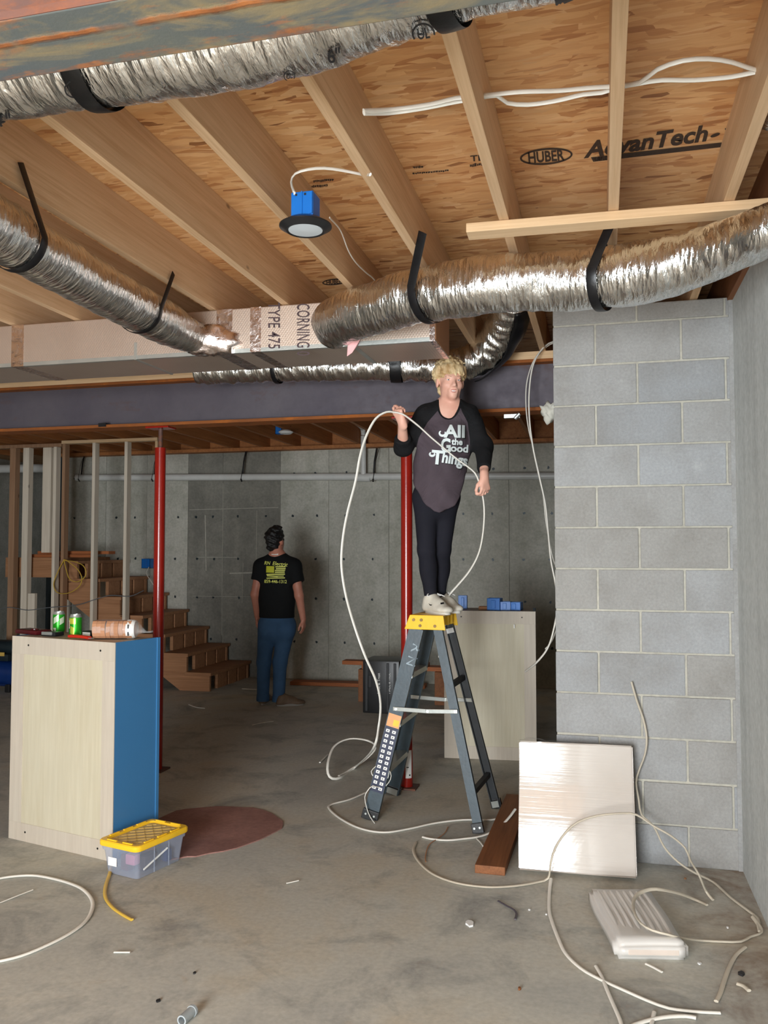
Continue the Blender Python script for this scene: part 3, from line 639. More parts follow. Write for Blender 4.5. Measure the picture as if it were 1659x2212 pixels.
bx = m.build('junction_box', M['blue_plastic'], cl, True); bx['label'] = 'bright blue plastic junction box'
for dx in (-.022, .012): MB().box((LX+dx-.004, LY-.041, LZ+.12), (LX+dx+.004, LY-.039, LZ+.128)).build('box_hole', M['ink'], bx, True)
# ------------------------------------------------------------------ cables and loose lumber at the ceiling
def cable(label, pts, r=.0065, mat='cable', name='electrical_cable', cat='cable', flat=None, step=.025, n=8, ratio=.6, parent=None, group=None):
    C = crom(pts, step); m = MB(); m.tube(C, r, r*ratio, n, flat=flat)
    if parent is not None: return m.build(name, M[mat], parent, True, True, .9)
    o = m.build(name, M[mat], None, False, True, .9); c0 = Vector(C[0])
    o.data.transform(Matrix.Translation(-c0)); o.location = c0; return tag(o, label, cat, group)
zc = 2.93
cable('white cable over the light, threaded through the joist', [ax(800, 377, -.72), az(780, 376, 2.93), az(740, 368, 2.95), az(700, 363, 2.95), az(665, 366, 2.94), az(638, 375, 2.93), az(629, 392, 2.915), az(634, 412, 2.90), az(643, 434, 2.855), Vector((LX-.028, LY-.042, LZ+.13))], .0062, flat=(.3, .3, 1))
cable('thin cable running along the side of the joist past the light', [ax(712, 470, -1.088), ax(735, 497, -1.088), ax(752, 540, -1.09), ax(768, 566, -1.09), ax(790, 588, -1.089), ax(805, 600, -1.088), ax(815, 613, -1.088)], .0045, flat=(0, 0, 1))
E_ = lambda x, y, z=2.93: az(x, y, z)
cable('upper cable of the white pair crossing the joists at upper right', [ax(786, 240, -.685), E_(850, 236), E_(930, 225), E_(985, 212), E_(1030, 208), E_(1075, 203), E_(1130, 198), E_(1205, 196), E_(1270, 190), E_(1330, 186), E_(1382, 178), E_(1420, 150), E_(1475, 131), E_(1530, 127), E_(1580, 134), E_(1630, 150), E_(1668, 153)], .0085, flat=(0, .3, 1))
cable('lower cable of the white pair crossing the joists at upper right', [ax(786, 244, -.685), E_(850, 243), E_(920, 233), E_(985, 220), E_(1030, 213), E_(1072, 206), E_(1095, 222), E_(1140, 226), E_(1200, 218), E_(1260, 204), E_(1300, 200), E_(1335, 189), E_(1382, 180), E_(1430, 173), E_(1500, 173), E_(1580, 166), E_(1630, 156), E_(1668, 153)], .0085, flat=(0, .3, 1))
a = Vector((-.497, 3.285, 2.80)); bq = Vector((.63, 3.315, 2.80))
lum = MB(); lum.beam(a, bq, .09, .036, (0, 0, 1), .003); o = lum.build('loose_lumber', M['joist_pale']); o.data.transform(Matrix.Translation(-a)); o.location = a
tag(o, 'pale loose two by four lying against the joists above the duct', 'lumber')
# ------------------------------------------------------------------ back of the room: stud wall, stairs, pipes
sw = thing('stud_wall', 'open framed stud wall beside the stairs at the far left', 'stud wall', (-5.6, 8.6, 0))
MB().box((-6.02, 8.6, 2.782), (-4.80, 8.69, 2.818), .002).build('top_plate', M['joist_pale'], sw, True)
MB().box((-6.9, 8.6, .0), (-4.80, 8.69, .038), .002).build('bottom_plate', M['stud'], sw, True)
for x, wd, z0, mt in ((-6.67, .075, .038, 'stud_red'), (-6.49, .078, .038, 'stud'), (-6.235, .11, 1.53, 'stud'), (-6.105, .04, .038, 'stud'), (-5.99, .038, .038, 'stud_red'), (-5.60, .038, .038, 'stud'), (-5.19, .038, .038, 'stud')):
    y0 = 8.605 if wd < .1 else 8.64
    MB().box((x-wd/2, y0, z0), (x+wd/2, y0+.085, 2.782), .003).build('stud', M[mt], sw, True)
MB().box((-6.43, 8.605, .038), (-6.34, 8.65, 1.06), .002).build('cripple_stud', M['stud'], sw, True)
MB().box((-6.9, 8.60, 2.75), (-6.02, 8.69, 2.79), .002).build('door_header', M['stud_red'], sw, True)
MB().box((-4.83, 8.61, 2.50), (-4.80, 8.65, 2.78)).build('cripple_stud', M['joist_pale'], sw, True)
st = thing('staircase', 'rough wooden basement stairs climbing left along the back wall', 'stairs', (-5.2, 9.3, 0))
RISE, RUN, SX = .205, .28, -4.21
for yy in (8.755, 9.80):                 # notched stringers
    pts = [(SX, .0)]
    for i in range(7): pts += [(SX-RUN*i, RISE*(i+1)-.036), (SX-RUN*(i+1), RISE*(i+1)-.036)]
    pts += [(SX-RUN*7, RISE*7-.34), (SX-.36, 0)]
    m = MB(); n = len(pts); m.add([(x, yy, z) for x, z in pts]+[(x, yy+.038, z) for x, z in pts], [tuple(range(n)), tuple(range(n, 2*n))[::-1]]+[(i, (i+1) % n, n+(i+1) % n, n+i) for i in range(n)])
    m.build('stringer', M['stair'], st, True)
for i in range(7):
    xr, z = SX-RUN*i, RISE*(i+1)
    MB().box((xr-RUN-.02, 8.74, z-.036), (xr+.02, 9.86, z), .004).build('tread', M['stair'], st, True)
    for a, b in ((8.98, 9.23), (9.28, 9.50), (9.55, 9.78)):
        MB().box((xr-.05, a, z-RISE+.0), (xr-.01, b, z-.036), .003).build('riser_block', M['stair'], st, True)
MB().box((-6.86, 8.76, 1.435), (-6.17, 9.88, 1.472), .003).build('landing_deck', M['stair'], st, True)
for y0 in (8.76, 9.84): MB().box((-6.86, y0, 1.24), (-6.17, y0+.038, 1.435)).build('landing_rim', M['stair'], st, True)
MB().box((-6.21, 8.80, 1.24), (-6.17, 9.84, 1.435)).build('landing_rim', M['stair'], st, True)
for x in (-6.80, -6.25): MB().box((x, 8.80, 0), (x+.09, 8.84, 1.24)).build('landing_leg', M['stud'], st, True); MB().box((x, 9.8, 0), (x+.09, 9.84, 1.24)).build('landing_leg', M['stud'], st, True)
for k, (x0, x1, z) in enumerate(((-6.62, -5.75, 1.474), (-6.5, -5.55, 1.512))):
    q = MB().box((-(x1-x0)/2, 0, 0), ((x1-x0)/2, .14, .036), .003).build('loose_board', M['redwood']); q.location = ((x0+x1)/2, 8.80+k*.06, z)
    tag(q, ('lower' if k == 0 else 'upper')+' of two reddish boards stacked on the stair landing', 'lumber')
pv = thing('drain_pipe', 'long white drain pipe hung along the back wall', 'pipe', (-3, 9.75, 2.4))
MB().cyl(ay(165, 1032, 9.75), ay(1260, 1028, 9.75), .042, 20).build('pipe', M['pvc'], pv, True, True, .6)
MB().cyl(ay(770, 1031.5, 9.75), ay(800, 1031.5, 9.75), .050, 20).build('tee', M['pvc'], pv, True, True, .6)
MB().cyl(ay(785, 1025, 9.75), ay(785, 942, 9.75), .033, 16).build('branch_pipe', M['pvc'], pv, True, True, .6)
q = ay(785, 940, 9.75); MB().tube(crom([q, q+Vector((0, -.02, .06)), q+Vector((-.01, -.12, .10)), q+Vector((-.02, -.9, .14)), q+Vector((-.04, -2.6, .19))], .05), .03, .03, 14).build('branch_pipe', M['pvc'], pv, True, True, .8)
for px in (522, 172, 330, 806):
    a = ay(px, 1032, 9.75); MB().tube([a+Vector((.012, -.05, -.02)), a+Vector((0, 0, -.048)), a+Vector((-.01, .045, 0)), a+Vector((0, .06, .2)), a+Vector((.02, .09, .36))], .009, .003, 6).build('pipe_hanger', M['black_strap'], pv, True); MB().tube([a+Vector((.012, -.05, -.02)), a+Vector((.04, -.03, .2)), a+Vector((.06, .06, .36))], .009, .003, 6).build('pipe_hanger', M['black_strap'], pv, True)
pe = thing('drain_pipe', 'white pipe with elbow in the dark room at far left', 'pipe', (-7.5, 10.4, 2.5))
MB().tube(crom([(-8.9, 10.4, 2.72), (-8.0, 10.4, 2.71), (-7.55, 10.4, 2.70), (-7.35, 10.4, 2.64), (-7.28, 10.4, 2.5), (-7.28, 10.4, 2.2)], .06), .06, .06, 16).build('pipe', M['pvc'], pe, True, True, .8)
# lights and boxes on the far joists
canlight((-3.18, 8.36, 2.766), 'white trimmed round light hung under the far joists', 'white_plastic', .8)
def bluebox(label, c, s=(.05, .035, .06), group=None, rz=0, cat='box', hole=True):
    t = thing('electrical_box', label, cat, c, rz, group)
    sx, sy, sz = s; m = MB(); w_ = .004
    m.box((-sx, -sy, -sz), (sx, -sy+w_, sz)).box((-sx, sy-w_, -sz), (sx, sy, sz)).box((-sx, -sy, -sz), (-sx+w_, sy, sz)).box((sx-w_, -sy, -sz), (sx, sy, sz)).box((-sx, -sy, -sz), (sx, sy, -sz+w_))
    m.build('box_shell', M['blue_plastic'], t); MB().box((-sx*.3, -sy-.012, -sz*.7), (sx*.3, -sy, sz*.7), .002).build('nail_flange', M['blue_plastic'], t); return t
bluebox('small blue box nailed to a far joist, left of the white light', (-3.36, 8.63, 2.86), (.035, .03, .055))
bluebox('blue electrical box fixed to the back wall by the left red post', (-5.60, 9.84, 1.39), (.06, .055, .06))
cable('loose white cable hanging from the blue box on the back wall', [ay(322, 1225, 9.75), ay(316, 1238, 9.72), ay(326, 1255, 9.7), ay(335, 1268, 9.68), ay(348, 1280, 9.75)], .008)
cable('grey wire threaded through the studs beside the stairs', [ay(-10, 1318, 8.59), ay(20, 1312, 8.59), ay(60, 1318, 8.59), ay(100, 1313, 8.59), ay(165, 1307, 8.59), ay(205, 1295, 8.59), ay(240, 1286, 8.59), ay(280, 1288, 8.59), ay(310, 1276, 8.7)], .008, 'grey_wire')
cable('yellow cable looped over the studs beside the stairs', [ay(139, 1208, 8.57), ay(125, 1235, 8.57), ay(116, 1262, 8.57), ay(124, 1280, 8.57), ay(148, 1281, 8.57), ay(170, 1268, 8.57), ay(177, 1250, 8.57), ay(168, 1230, 8.57), ay(150, 1215, 8.57), ay(139, 1209, 8.57), ay(143, 1230, 8.56), ay(150, 1250, 8.56), ay(165, 1257, 8.56), ay(180, 1250, 8.56), ay(186, 1238, 8.56), ay(180, 1222, 8.56), ay(160, 1213, 8.56), ay(140, 1211, 8.57)], .008, 'cable_yellow')
ac = thing('air_compressor', 'blue air compressor partly hidden behind the pale cabinet', 'compressor', (-5.55, 7.1, 0))
q = az(8, 1500, 0)
AX, AY_ = q.x-.12, q.y+.2
MB().cyl((AX-.35, AY_, .2), (AX+.17, AY_, .2), .14, 24).lathe([(.001, 0), (.10, .02), (.13, .05)], (AX, AY_, .05), 20).build('tank', M['tank_blue'], ac, True, True, .6)
MB().box((AX-.2, AY_-.12, .34), (AX+.1, AY_+.12, .42), .02).cyl((AX-.2, AY_, .48), (AX+.12, AY_, .48), .085, 22).build('motor', M['tank_dark'], ac, True, True, .6)
MB().cyl((AX+.12, AY_-.01, .46), (AX+.15, AY_-.01, .46), .07, 20).build('motor_cap', M['alu'], ac, True, True, .6)
MB().box((AX-.02, AY_-.13, .40), (AX+.06, AY_-.122, .44)).build('label', M['yellow_plastic_dusty'], ac, True)
for s in (-.25, .08): MB().box((AX+s-.03, AY_-.1, 0), (AX+s+.03, AY_+.1, .09), .01).build('foot', M['black_plastic'], ac, True)
ol = MB().beam((0, 0, 0), (-.02, .1, 1.62), .16, .03, (0, 1, 0), .003).build('leaning_board', M['olive']); ol.location = (-6.86, 8.47, 0); tag(ol, 'olive tan board leaning upright by the leftmost stud', 'board')
# planks and black crate by the back wall
def plank(label, a, b, w_, h_, mt='redwood', nm='plank'):
    a, b = Vector(a), Vector(b); o = MB().beam(a, b, w_, h_, (0, 0, 1), .003).build(nm, M[mt]); o.data.transform(Matrix.Translation(-a)); o.location = a; return tag(o, label, 'lumber')
plank('long reddish plank flat on the floor against the back wall', (-3.52, 9.50, .02), (-1.95, 9.60, .02), .18, .04)
bk = thing('storage_box', 'tall black plastic box with handle hole behind the ladder', 'box', (-2.06, 8.15, 0))
m = MB(); m.box((-2.24, 7.98, .0), (-1.88, 8.36, .50), .012); m.build('box_body', M['black_plastic'], bk, True, True, .5)
for x in (-2.20, -1.99, -1.92): MB().box((x-.012, 7.965, .02), (x+.012, 7.985, .48), .003).build('rib', M['black_plastic'], bk, True)
MB().box((-2.185, 7.974, .24), (-2.15, 7.982, .36), .006).build('handle_hole', M['ink'], bk, True)
V, F = text_geo('Lock & Treat'); P = fit(V, 44, 6, 0, 0, -90)+np.array((818, 1476)); decal('printed_lettering', P, F, M['label_white'], bk, ('y', 7.98), .003)
V, F = text_geo('MADE & TRUE'); P = fit(V, 44, 6, 0, 0, -90)+np.array((840, 1476)); decal('printed_lettering', P, F, M['label_white'], bk, ('y', 7.98), .003)
for k, x in enumerate((-2.35, -1.55)):
    q = MB().box((-.1, -.1, 0), (.1, .1, .33), .004).build('support_block', M['doug']); q.location = (x, 8.66, 0); tag(q, ('left' if k == 0 else 'right')+' upright block holding up the short planks behind the black box', 'block')
plank('upper of the short planks behind the black box', (-2.62, 8.62, .395), (-1.72, 8.60, .395), .14, .04)
plank('lower of the short planks behind the black box', (-2.42, 8.66, .353), (-1.45, 8.66, .353), .16, .042)
# ------------------------------------------------------------------ cabinets
def cabinet(label, A, B, H, dep, lx=.0):
    A, B = Vector((A[0], A[1], 0)), Vector((B[0], B[1], 0)); ex = (B-A); W_ = ex.length; rz = math.atan2(ex.y, ex.x); c = (A+B)/2
    t = thing('cabinet', label, 'cabinet', tuple(c), rz); h = W_/2
    MB().box((-h, .004, .002), (-h+.016, dep, H)).build('side_panel', M['cab_blue'], t); MB().box((h-.016, .004, .002), (h, dep, H)).build('side_panel', M['cab_blue'], t)
    # face frame lip at the (hidden) front of the carcass
    MB().box((h-.001, dep-.02, 0), (h+.006, dep, H)).build('face_frame', M['cab_blue'], t); MB().box((-h-.006, dep-.02, 0), (-h+.001, dep, H)).build('face_frame', M['cab_blue'], t)
    MB().box((-h+.016, .006, H-.016), (h-.016, dep-.02, H-.002)).build('top_panel', M['birch_frame'], t)
    MB().box((-h+.016, .006, .002), (h-.016, dep-.02, .018)).build('bottom_panel', M['birch_frame'], t)
    fw = .095
    MB().box((-h+fw, .0025, fw), (h-fw*.9, .008, H-fw)).build('back_panel', M['birch'], t)
    for a, b in (((-h, 0, 0), (h, .006, fw)), ((-h, 0, H-fw), (h, .006, H)), ((-h, 0, fw), (-h+fw, .006, H-fw)), ((h-fw*.9, 0, fw), (h, .006, H-fw))):
        MB().box(a, b, .0008).build('back_rail', M['birch_frame'], t)
    for sx in (-h+.13, h-.10):
        for sz in (.05, H-.045): MB().cyl((sx, -.0012, sz), (sx, .002, sz), .0055, 10).build('screw', M['screw'], t)
    return t, c, rz, W_
cab1, c1, rz1, W1 = cabinet('pale backed blue-sided cabinet standing on end at the left', (-3.127, 4.06), (-2.385, 3.877), 1.087, .32)
cab2, c2_, rz2, W2 = cabinet('pale backed blue-sided cabinet standing behind the ladder', (-1.162, 6.41), (-.483, 6.47), 1.10, .40)
lab = ay(1111, 1353, 6.44); MB().box(lab+Vector((-.004, -.004, -.014)), lab+Vector((.004, .0, .014))).build('chip_mark', M['label_white'], cab2, True)
e1 = Vector((math.cos(rz1), math.sin(rz1), 0)); e2 = Vector((-e1.y, e1.x, 0)); ZT = 1.087
def ontop(px, v, z=ZT):
    lo, hi = -.5, .5
    for _ in range(40):
        u = (lo+hi)/2; p = c1+e1*u+e2*v
        if pr((p.x, p.y, z))[0] < px: lo = u
        else: hi = u
    p = c1+e1*lo+e2*v; return Vector((p.x, p.y, z))
def can(px, v, label, ang, mark):
    p = ontop(px, v); t = thing('drink_can', label, 'can', tuple(p), ang, 'drink cans on the cabinet')
    MB().lathe([(.022, .003), (.026, 0), (.032, .010), (.033, .016), (.033, .100), (.0325, .104)], (0, 0, 0), 28).build('can_body', M['can_green'], t, False, True, .7)
    MB().lathe([(.0325, .104), (.027, .117), (.0275, .121), (.026, .121), (.0255, .117), (.001, .1165)], (0, 0, 0), 28).build('can_lid', M['alu'], t, False, True, .7)
    def patch(a0, a1, z0, z1, mt, nm, sl=0.0):
        V = []; n = 8
        for i in range(n+1):
            a = a0+(a1-a0)*i/n; V += [(.0333*math.cos(a), .0333*math.sin(a), z0+sl*i/n), (.0333*math.cos(a), .0333*math.sin(a), z1+sl*i/n)]
        grid_mesh(nm, V, [(2*i, 2*i+2, 2*i+3, 2*i+1) for i in range(n)], M[mt], t, False)
    if mark == 0:
        patch(-2.1, -1.2, .05, .085, 'can_pale', 'can_print', .02); patch(-1.0, -.2, .045, .08, 'can_pale', 'can_print', .015); patch(-2.2, -1.6, .012, .03, 'can_pale', 'can_print')
    else:
        patch(-2.5, -1.0, .07, .10, 'can_yellow', 'can_print'); patch(-2.75, -2.1, .045, .088, 'label_white', 'can_print'); patch(-2.68, -2.2, .05, .083, 'red_plastic', 'can_print'); patch(-1.9, -1.2, .02, .06, 'can_yellow', 'can_print', -.01)
can(127, .24, 'left green drink can on the pale cabinet', .15, 0); can(163, .13, 'right green and yellow drink can on the pale cabinet', .0, 1)
p = ontop(72, .13); t = thing('tool_case', 'flat dark maroon case on the left of the cabinet top', 'case', tuple(p), rz1-.1)
MB().box((-.10, -.05, 0), (.10, .05, .026), .010).build('case_body', M['maroon'], t, False, True, .5); MB().cyl((.03, -.01, .024), (.03, -.01, .031), .022, 18).build('knob', M['maroon'], t, False, True, .5)
p = ontop(112, .10); t = thing('tape_dispenser', 'small grey and black gadget beside the left can', 'tool', tuple(p), rz1+.1)
MB().box((-.05, -.03, 0), (.05, .04, .022), .006).build('gadget_body', M['black_plastic'], t, False, True, .5); MB().box((-.042, -.034, .006), (.03, -.026, .024), .003).build('gadget_face', M['alu'], t, False, True, .5)
p = ontop(172, .05); t = thing('utility_knife', 'red handled tool lying on the cabinet in front of the cans', 'tool', tuple(p), rz1-.03)
MB().tube(crom([(-.075, 0, .011), (-.03, 0, .013), (.03, 0, .012), (.075, 0, .009)], .01), .015, .009, 12).build('handle', M['red_plastic'], t, False, True, .8); MB().box((.07, -.008, .006), (.10, .008, .010), .001).build('blade', M['alu'], t)
p = ontop(192, .17); t = thing('small_box', 'small black and white box behind the red tool', 'box', tuple(p), rz1)
MB().box((-.03, -.02, 0), (.04, .03, .03), .003).build('box_body', M['black_plastic'], t); MB().box((-.025, -.0215, .005), (.03, -.0195, .024)).build('box_label', M['label_white'], t)
p = ontop(205, .10); q = ontop(290, .20); d = (q-p); br = thing('bread_bag', 'clear bag of sliced brown bread on the cabinet corner', 'bread', tuple((p+q)/2), math.atan2(d.y, d.x)); L = d.length*.98
n = 9
def slice_mesh():
    pr_ = [(.052*math.cos(a)*(1.08 if abs(math.sin(a)) < .7 else 1), .047+.047*max(-.98, min(.98, 1.25*math.sin(a)))) for a in np.linspace(0, 2*PI, 22, endpoint=False)]
    m = MB(); k = len(pr_); th = L/n*.985
    m.add([(-th/2, y, z) for y, z in pr_]+[(th/2, y, z) for y, z in pr_], [tuple(range(k))[::-1], tuple(range(k, 2*k))]+[(i, (i+1) % k, k+(i+1) % k, k+i) for i in range(k)]); return m
s0 = slice_mesh().build('bread_slice', M['bread'], br)
for i in range(n):
    s = s0 if i == 0 else s0.copy()
    if i: COL.objects.link(s); s.parent = br
    s.location = (-L/2+L/n*(i+.5), random.uniform(-.003, .003), .003); s.rotation_euler = (0, random.uniform(-.05, .05), 0)
m = MB(); C = [(-L/2-.008, 0, .05), (-L/2, 0, .05), (-L/4, 0, .051), (L/4, 0, .051), (L/2+.01, 0, .05), (L/2+.035, 0, .042), (L/2+.065, 0, .034), (L/2+.095, 0, .036)]
m.tube(C, [.03, .056, .058, .057, .056, .046, .016, .024], [.03, .049, .05, .05, .048, .018, .004, .006], 20, flat=(0, 1, 0)); m.build('clear_bag', M['clear_bag'], br, False, True)
m = MB(); m.tube([(L/2-.03, 0, .05), (L/2, 0, .05), (L/2+.012, 0, .05)], [.0585, .0575, .05], [.051, .05, .044], 20, flat=(0, 1, 0), cap=False); m.build('paper_band', M['label_white'], br, False, True)
for z in (.03, .068): MB().box((L/2-.018, -.061, z-.01), (L/2-.012, -.054, z+.01)).build('band_print', M['ink'], br)
# blue boxes lying on the far cabinet
for k, (px, dy, s, lb) in enumerate(((1069, .12, (.05, .05, .045), 'tallest blue electrical box lying on the far cabinet'), (1090, .14, (.045, .05, .032), 'middle blue electrical box lying on the far cabinet'), (1113, .16, (.05, .05, .03), 'rightmost blue electrical box lying on the far cabinet'), (1000, .25, (.035, .035, .05), 'blue electrical box at the far cabinet left end behind the shoes'))):
    q = ay(px, 1318, 6.45+dy); bluebox(lb, (q.x, q.y, 1.10+s[2]), s, None, .2*(k % 2)-.1)
q = ay(1046, 1318, 6.6); o = MB().box((-.04, -.03, 0), (.04, .03, .025), .004).build('cardboard_scrap', M['kraft']); o.location = (q.x, q.y, 1.1); tag(o, 'small brown scrap on the far cabinet by the blue boxes', 'scrap')
# ------------------------------------------------------------------ ladder
ld = thing('stepladder', 'blue grey fibreglass stepladder with yellow top under the woman', 'ladder', (-.987, 5.06, 0))
E1 = Vector((.992, -.125, 0)).normalized(); E2 = Vector((.06, .998, 0)).normalized(); LC = Vector((-.980, 5.055, 0))
FT = {'nl': Vector((-1.318, 4.852, 0)), 'fl': Vector((-1.312, 5.378, 0)), 'nr': Vector((-.672, 4.768, 0)), 'fr': Vector((-.630, 5.25, 0))}
TPZ = 1.10
TP = {'nl': LC-E2*.165-E1*.062+Vector((0, 0, TPZ)), 'fl': LC+E2*.165-E1*.062+Vector((0, 0, TPZ)), 'nr': LC-E2*.165+E1*.068+Vector((0, 0, TPZ)), 'fr': LC+E2*.165+E1*.062+Vector((0, 0, TPZ))}
def channel(k, web, flange, out, mt):
    """C-section rail, web facing out"""
    a, b = FT[k], TP[k]; d = (b-a).normalized(); nrm = (Vector(out)-d*d.dot(Vector(out))).normalized(); sd = d.cross(nrm)
    if sd.dot(E1) < 0: sd = -sd
    m = MB(); t = .006
    for (w0, w1, n0, n1) in ((-web/2, web/2, -t, 0), (-web/2, -web/2+t, -flange, -t), (web/2-t, web/2, -flange, -t)):
        c = [a, b]; vs = []
        for base in c:
            for (ww, nn) in ((w0, n0), (w1, n0), (w1, n1), (w0, n1)): vs.append(base+sd*ww+nrm*nn)
        m.add([tuple(v) for v in vs], [(0, 3, 2, 1), (4, 5, 6, 7), (0, 1, 5, 4), (1, 2, 6, 5), (2, 3, 7, 6), (3, 0, 4, 7)])
    o = m.build('rail', M[mt], ld, True); return o, a, d, sd, nrm
RL = {}
for k, wb_, fl_, mt in (('nl', .086, .028, 'fiberglass'), ('fl', .086, .028, 'fiberglass'), ('nr', .052, .026, 'fiberglass'), ('fr', .052, .026, 'fiber_dark')):
    RL[k] = channel(k, wb_, fl_, tuple(-E2 if k[0] == 'n' else E2), mt)
    o, a, d, sd, nrm = RL[k]
    m = MB(); m.beam(a+d*.0+nrm*.006, a+d*.055+nrm*.006, wb_+.012, .03, tuple(nrm), .003); m.build('foot', M['black_plastic'], ld, True)
    ft = a+d*.075; 
    for s in (-.3, .3): MB().cyl(a+d*.03+nrm*.018+sd*wb_*s, a+d*.03+nrm*.026+sd*wb_*s, .006, 10).build('rivet', M['alu'], ld, True)
for k in ('fl', 'fr'):                   # bright foot pads seen inside the far feet
    o, a, d, sd, nrm = RL[k]; MB().beam(a+d*.012-nrm*.025, a+d*.05-nrm*.025, RL and (.07 if k == 'fl' else .042), .006, tuple(nrm)).build('foot_pad', M['alu'], ld, True)
def at_rail(k, z): o, a, d, sd, nrm = RL[k]; return a+d*(z/d.z), d, sd, nrm
for z in (.29, .56, .84):
    p0, d, sd, n0 = at_rail('nl', z); p1, _, _, n1 = at_rail('fl', z); m = MB()
    p0 = p0-n0*.004; p1 = p1-n1*.004
    m.beam(p0, p1, .082, .006); m.beam(p0-E1*.039-Vector((0, 0, .02)), p1-E1*.039-Vector((0, 0, .02)), .005, .045); m.beam(p0+E1*.039-Vector((0, 0, .012)), p1+E1*.039-Vector((0, 0, .012)), .005, .03)
    m.build('step', M['alu'], ld, True)['label'] = 'ribbed aluminium step'
for z in (.20, .78):
    p0, d, sd, n0 = at_rail('nr', z); p1, _, _, n1 = at_rail('fr', z); MB().beam(p0-n0*.004, p1-n1*.004, .028, .03, (0, 0, 1), .002).build('rear_brace', M['fiber_dark'], ld, True)
    for pp, nn in ((p0, n0), (p1, n1)): MB().cyl(pp-E1*0+Vector((0, -.0, 0))-nn*.03-E1*.016, pp-nn*.03-E1*.02, .007, 10).build('rivet', M['alu'], ld, True)
for kl, kr, zl, zr in (('nl', 'nr', .635, .645), ('fl', 'fr', .64, .645)):
    p0, _, _, n0 = at_rail(kl, zl); p1, _, _, n1 = at_rail(kr, zr); off = .009 if kl == 'nl' else -.012
    a = p0+n0*off; b = p1+n1*off+E1*.01; mid = a.lerp(b, .54)-Vector((0, 0, .006)); m = MB()
    m.beam(a-E1*.02, mid+E1*.012, .010, .024, (0, 0, 1), .003); m.beam(mid-E1*.012+n0*.004, b+E1*.012+n0*.004, .008, .024, (0, 0, 1), .003)
    so = m.build('spreader', M['alu'], ld, True)
    for q in (a, mid, b): MB().cyl(q+n0*.004, q+n0*.011, .008, 12).build('rivet', M['alu'], so, True)
# yellow moulded cap
cap = MB(); z0, z1 = 1.095, 1.178
def trap(s, zz, hw0, hw1):
    return [LC+E1*(-hw0)+E2*s+Vector((0, 0, zz)), LC+E1*hw1+E2*s+Vector((0, 0, zz))]
yn, yf = -.178, .178
B0 = trap(yn, z0, .132, .118); B1 = trap(yf, z0, .122, .112); T0 = trap(yn+.006, z1, .100, .104); T1 = trap(yf-.006, z1, .096, .100)
def quad_slab(m, P, n, th):
    n = Vector(n).normalized()*th; m.add([tuple(p) for p in P]+[tuple(Vector(p)+n) for p in P], [(0, 3, 2, 1), (4, 5, 6, 7), (0, 1, 5, 4), (1, 2, 6, 5), (2, 3, 7, 6), (3, 0, 4, 7)])
quad_slab(cap, [B0[0], B0[1], T0[1], T0[0]], E2, .008); quad_slab(cap, [B1[0], B1[1], T1[1], T1[0]], -E2, .008)
quad_slab(cap, [T0[0], T0[1], T1[1], T1[0]], (0, 0, -1), .010)
for s in (-.1, 0, .1):
    A_ = trap(s, z1-.01, .09, .094); quad_slab(cap, [A_[0]-Vector((0, 0, .03)), A_[1]-Vector((0, 0, .06)), A_[1], A_[0]], E2, .006)
co_ = cap.build('top_cap', M['yellow_plastic'], ld, True); co_['label'] = 'yellow moulded top cap'
bv = co_.modifiers.new('b', 'BEVEL'); bv.width = .004; bv.segments = 2
for fx, fz in ((-.075, .055), (-.028, .055), (-.035, .022), (.055, .022)):
    q = LC+E2*(yn-.001)+E1*fx+Vector((0, 0, z0+fz)); MB().cyl(q-E2*.002, q+E2*.004, .009, 14).build('cap_rivet', M['olive'], co_, True)
o, a, d, sd, nrm = RL['fr']; q = TP['fr']-d*.02; MB().beam(q-nrm*.03, q-nrm*.03-d*.03, .045, .004, tuple(nrm)).build('hinge_plate', M['white_plastic'], ld, True)
# warning sticker on the near left rail
o, a, d, sd, nrm = RL['nl']; Lr = (TP['nl']-FT['nl']).length
def sticker(s0, s1, w0, w1, mt, nm, lift=.001):
    f = lambda s, w_: tuple(a+d*s+sd*w_+nrm*lift)
    return grid_mesh(nm, [f(s0, w0), f(s0, w1), f(s1, w1), f(s1, w0)], [(0, 1, 2, 3)], M[mt], ld, True, False)
M['sticker'] = plain('dark_sticker', srgb(34, 40, 66), .45, 0, .15, bump=0); M['sticker_orange'] = plain('orange_sticker', srgb(226, 160, 104), .5, 0, .1, bump=0)
sticker(.16, .545, -.040, .040, 'sticker', 'sticker_strip')['label'] = 'dark sticker strip with rows of white pictograms'
sticker(.545, .62, -.038, .040, 'sticker_orange', 'sticker_top'); sticker(.555, .59, .0, .034, 'yellow_plastic', 'sticker_print', .0014)
for i in range(12):
    s = .175+i*.0305
    for w0 in (-.031, .007): sticker(s, s+.017, w0, w0+.022, 'label_white', 'sticker_print', .0014); sticker(s+.005, s+.011, w0+.007, w0+.014, 'sticker', 'sticker_print', .0018)
bvl = bvh_of(RL['nl'][0]); M['scratch'] = plain('chalk_mark', srgb(150, 164, 172), .7, 0, .1, bump=0)
for txt, cx, cy in (('R', 899, 1401), ('N', 889, 1428)):
    V, F = text_geo(txt, 0, .0); P = fit(V, 19, 19, 0, 0, 107)+np.array((cx, cy)); decal('scratched_letter', P, F, M['scratch'], ld, bvl, .002)
cable('thin white cord tangled round the ladder sticker', [ay(812, 1655, 4.85), ay(802, 1666, 4.86), ay(808, 1678, 4.87), ay(822, 1686, 4.87), ay(838, 1680, 4.87), ay(841, 1664, 4.87), ay(845, 1676, 4.87), ay(840, 1690, 4.87), ay(826, 1702, 4.87), ay(805, 1698, 4.83), ay(794, 1708, 4.82), ay(788, 1722, 4.82), ay(792, 1745, 4.82), ay(800, 1765, 4.81), az(809, 1778, .006)], .0045)
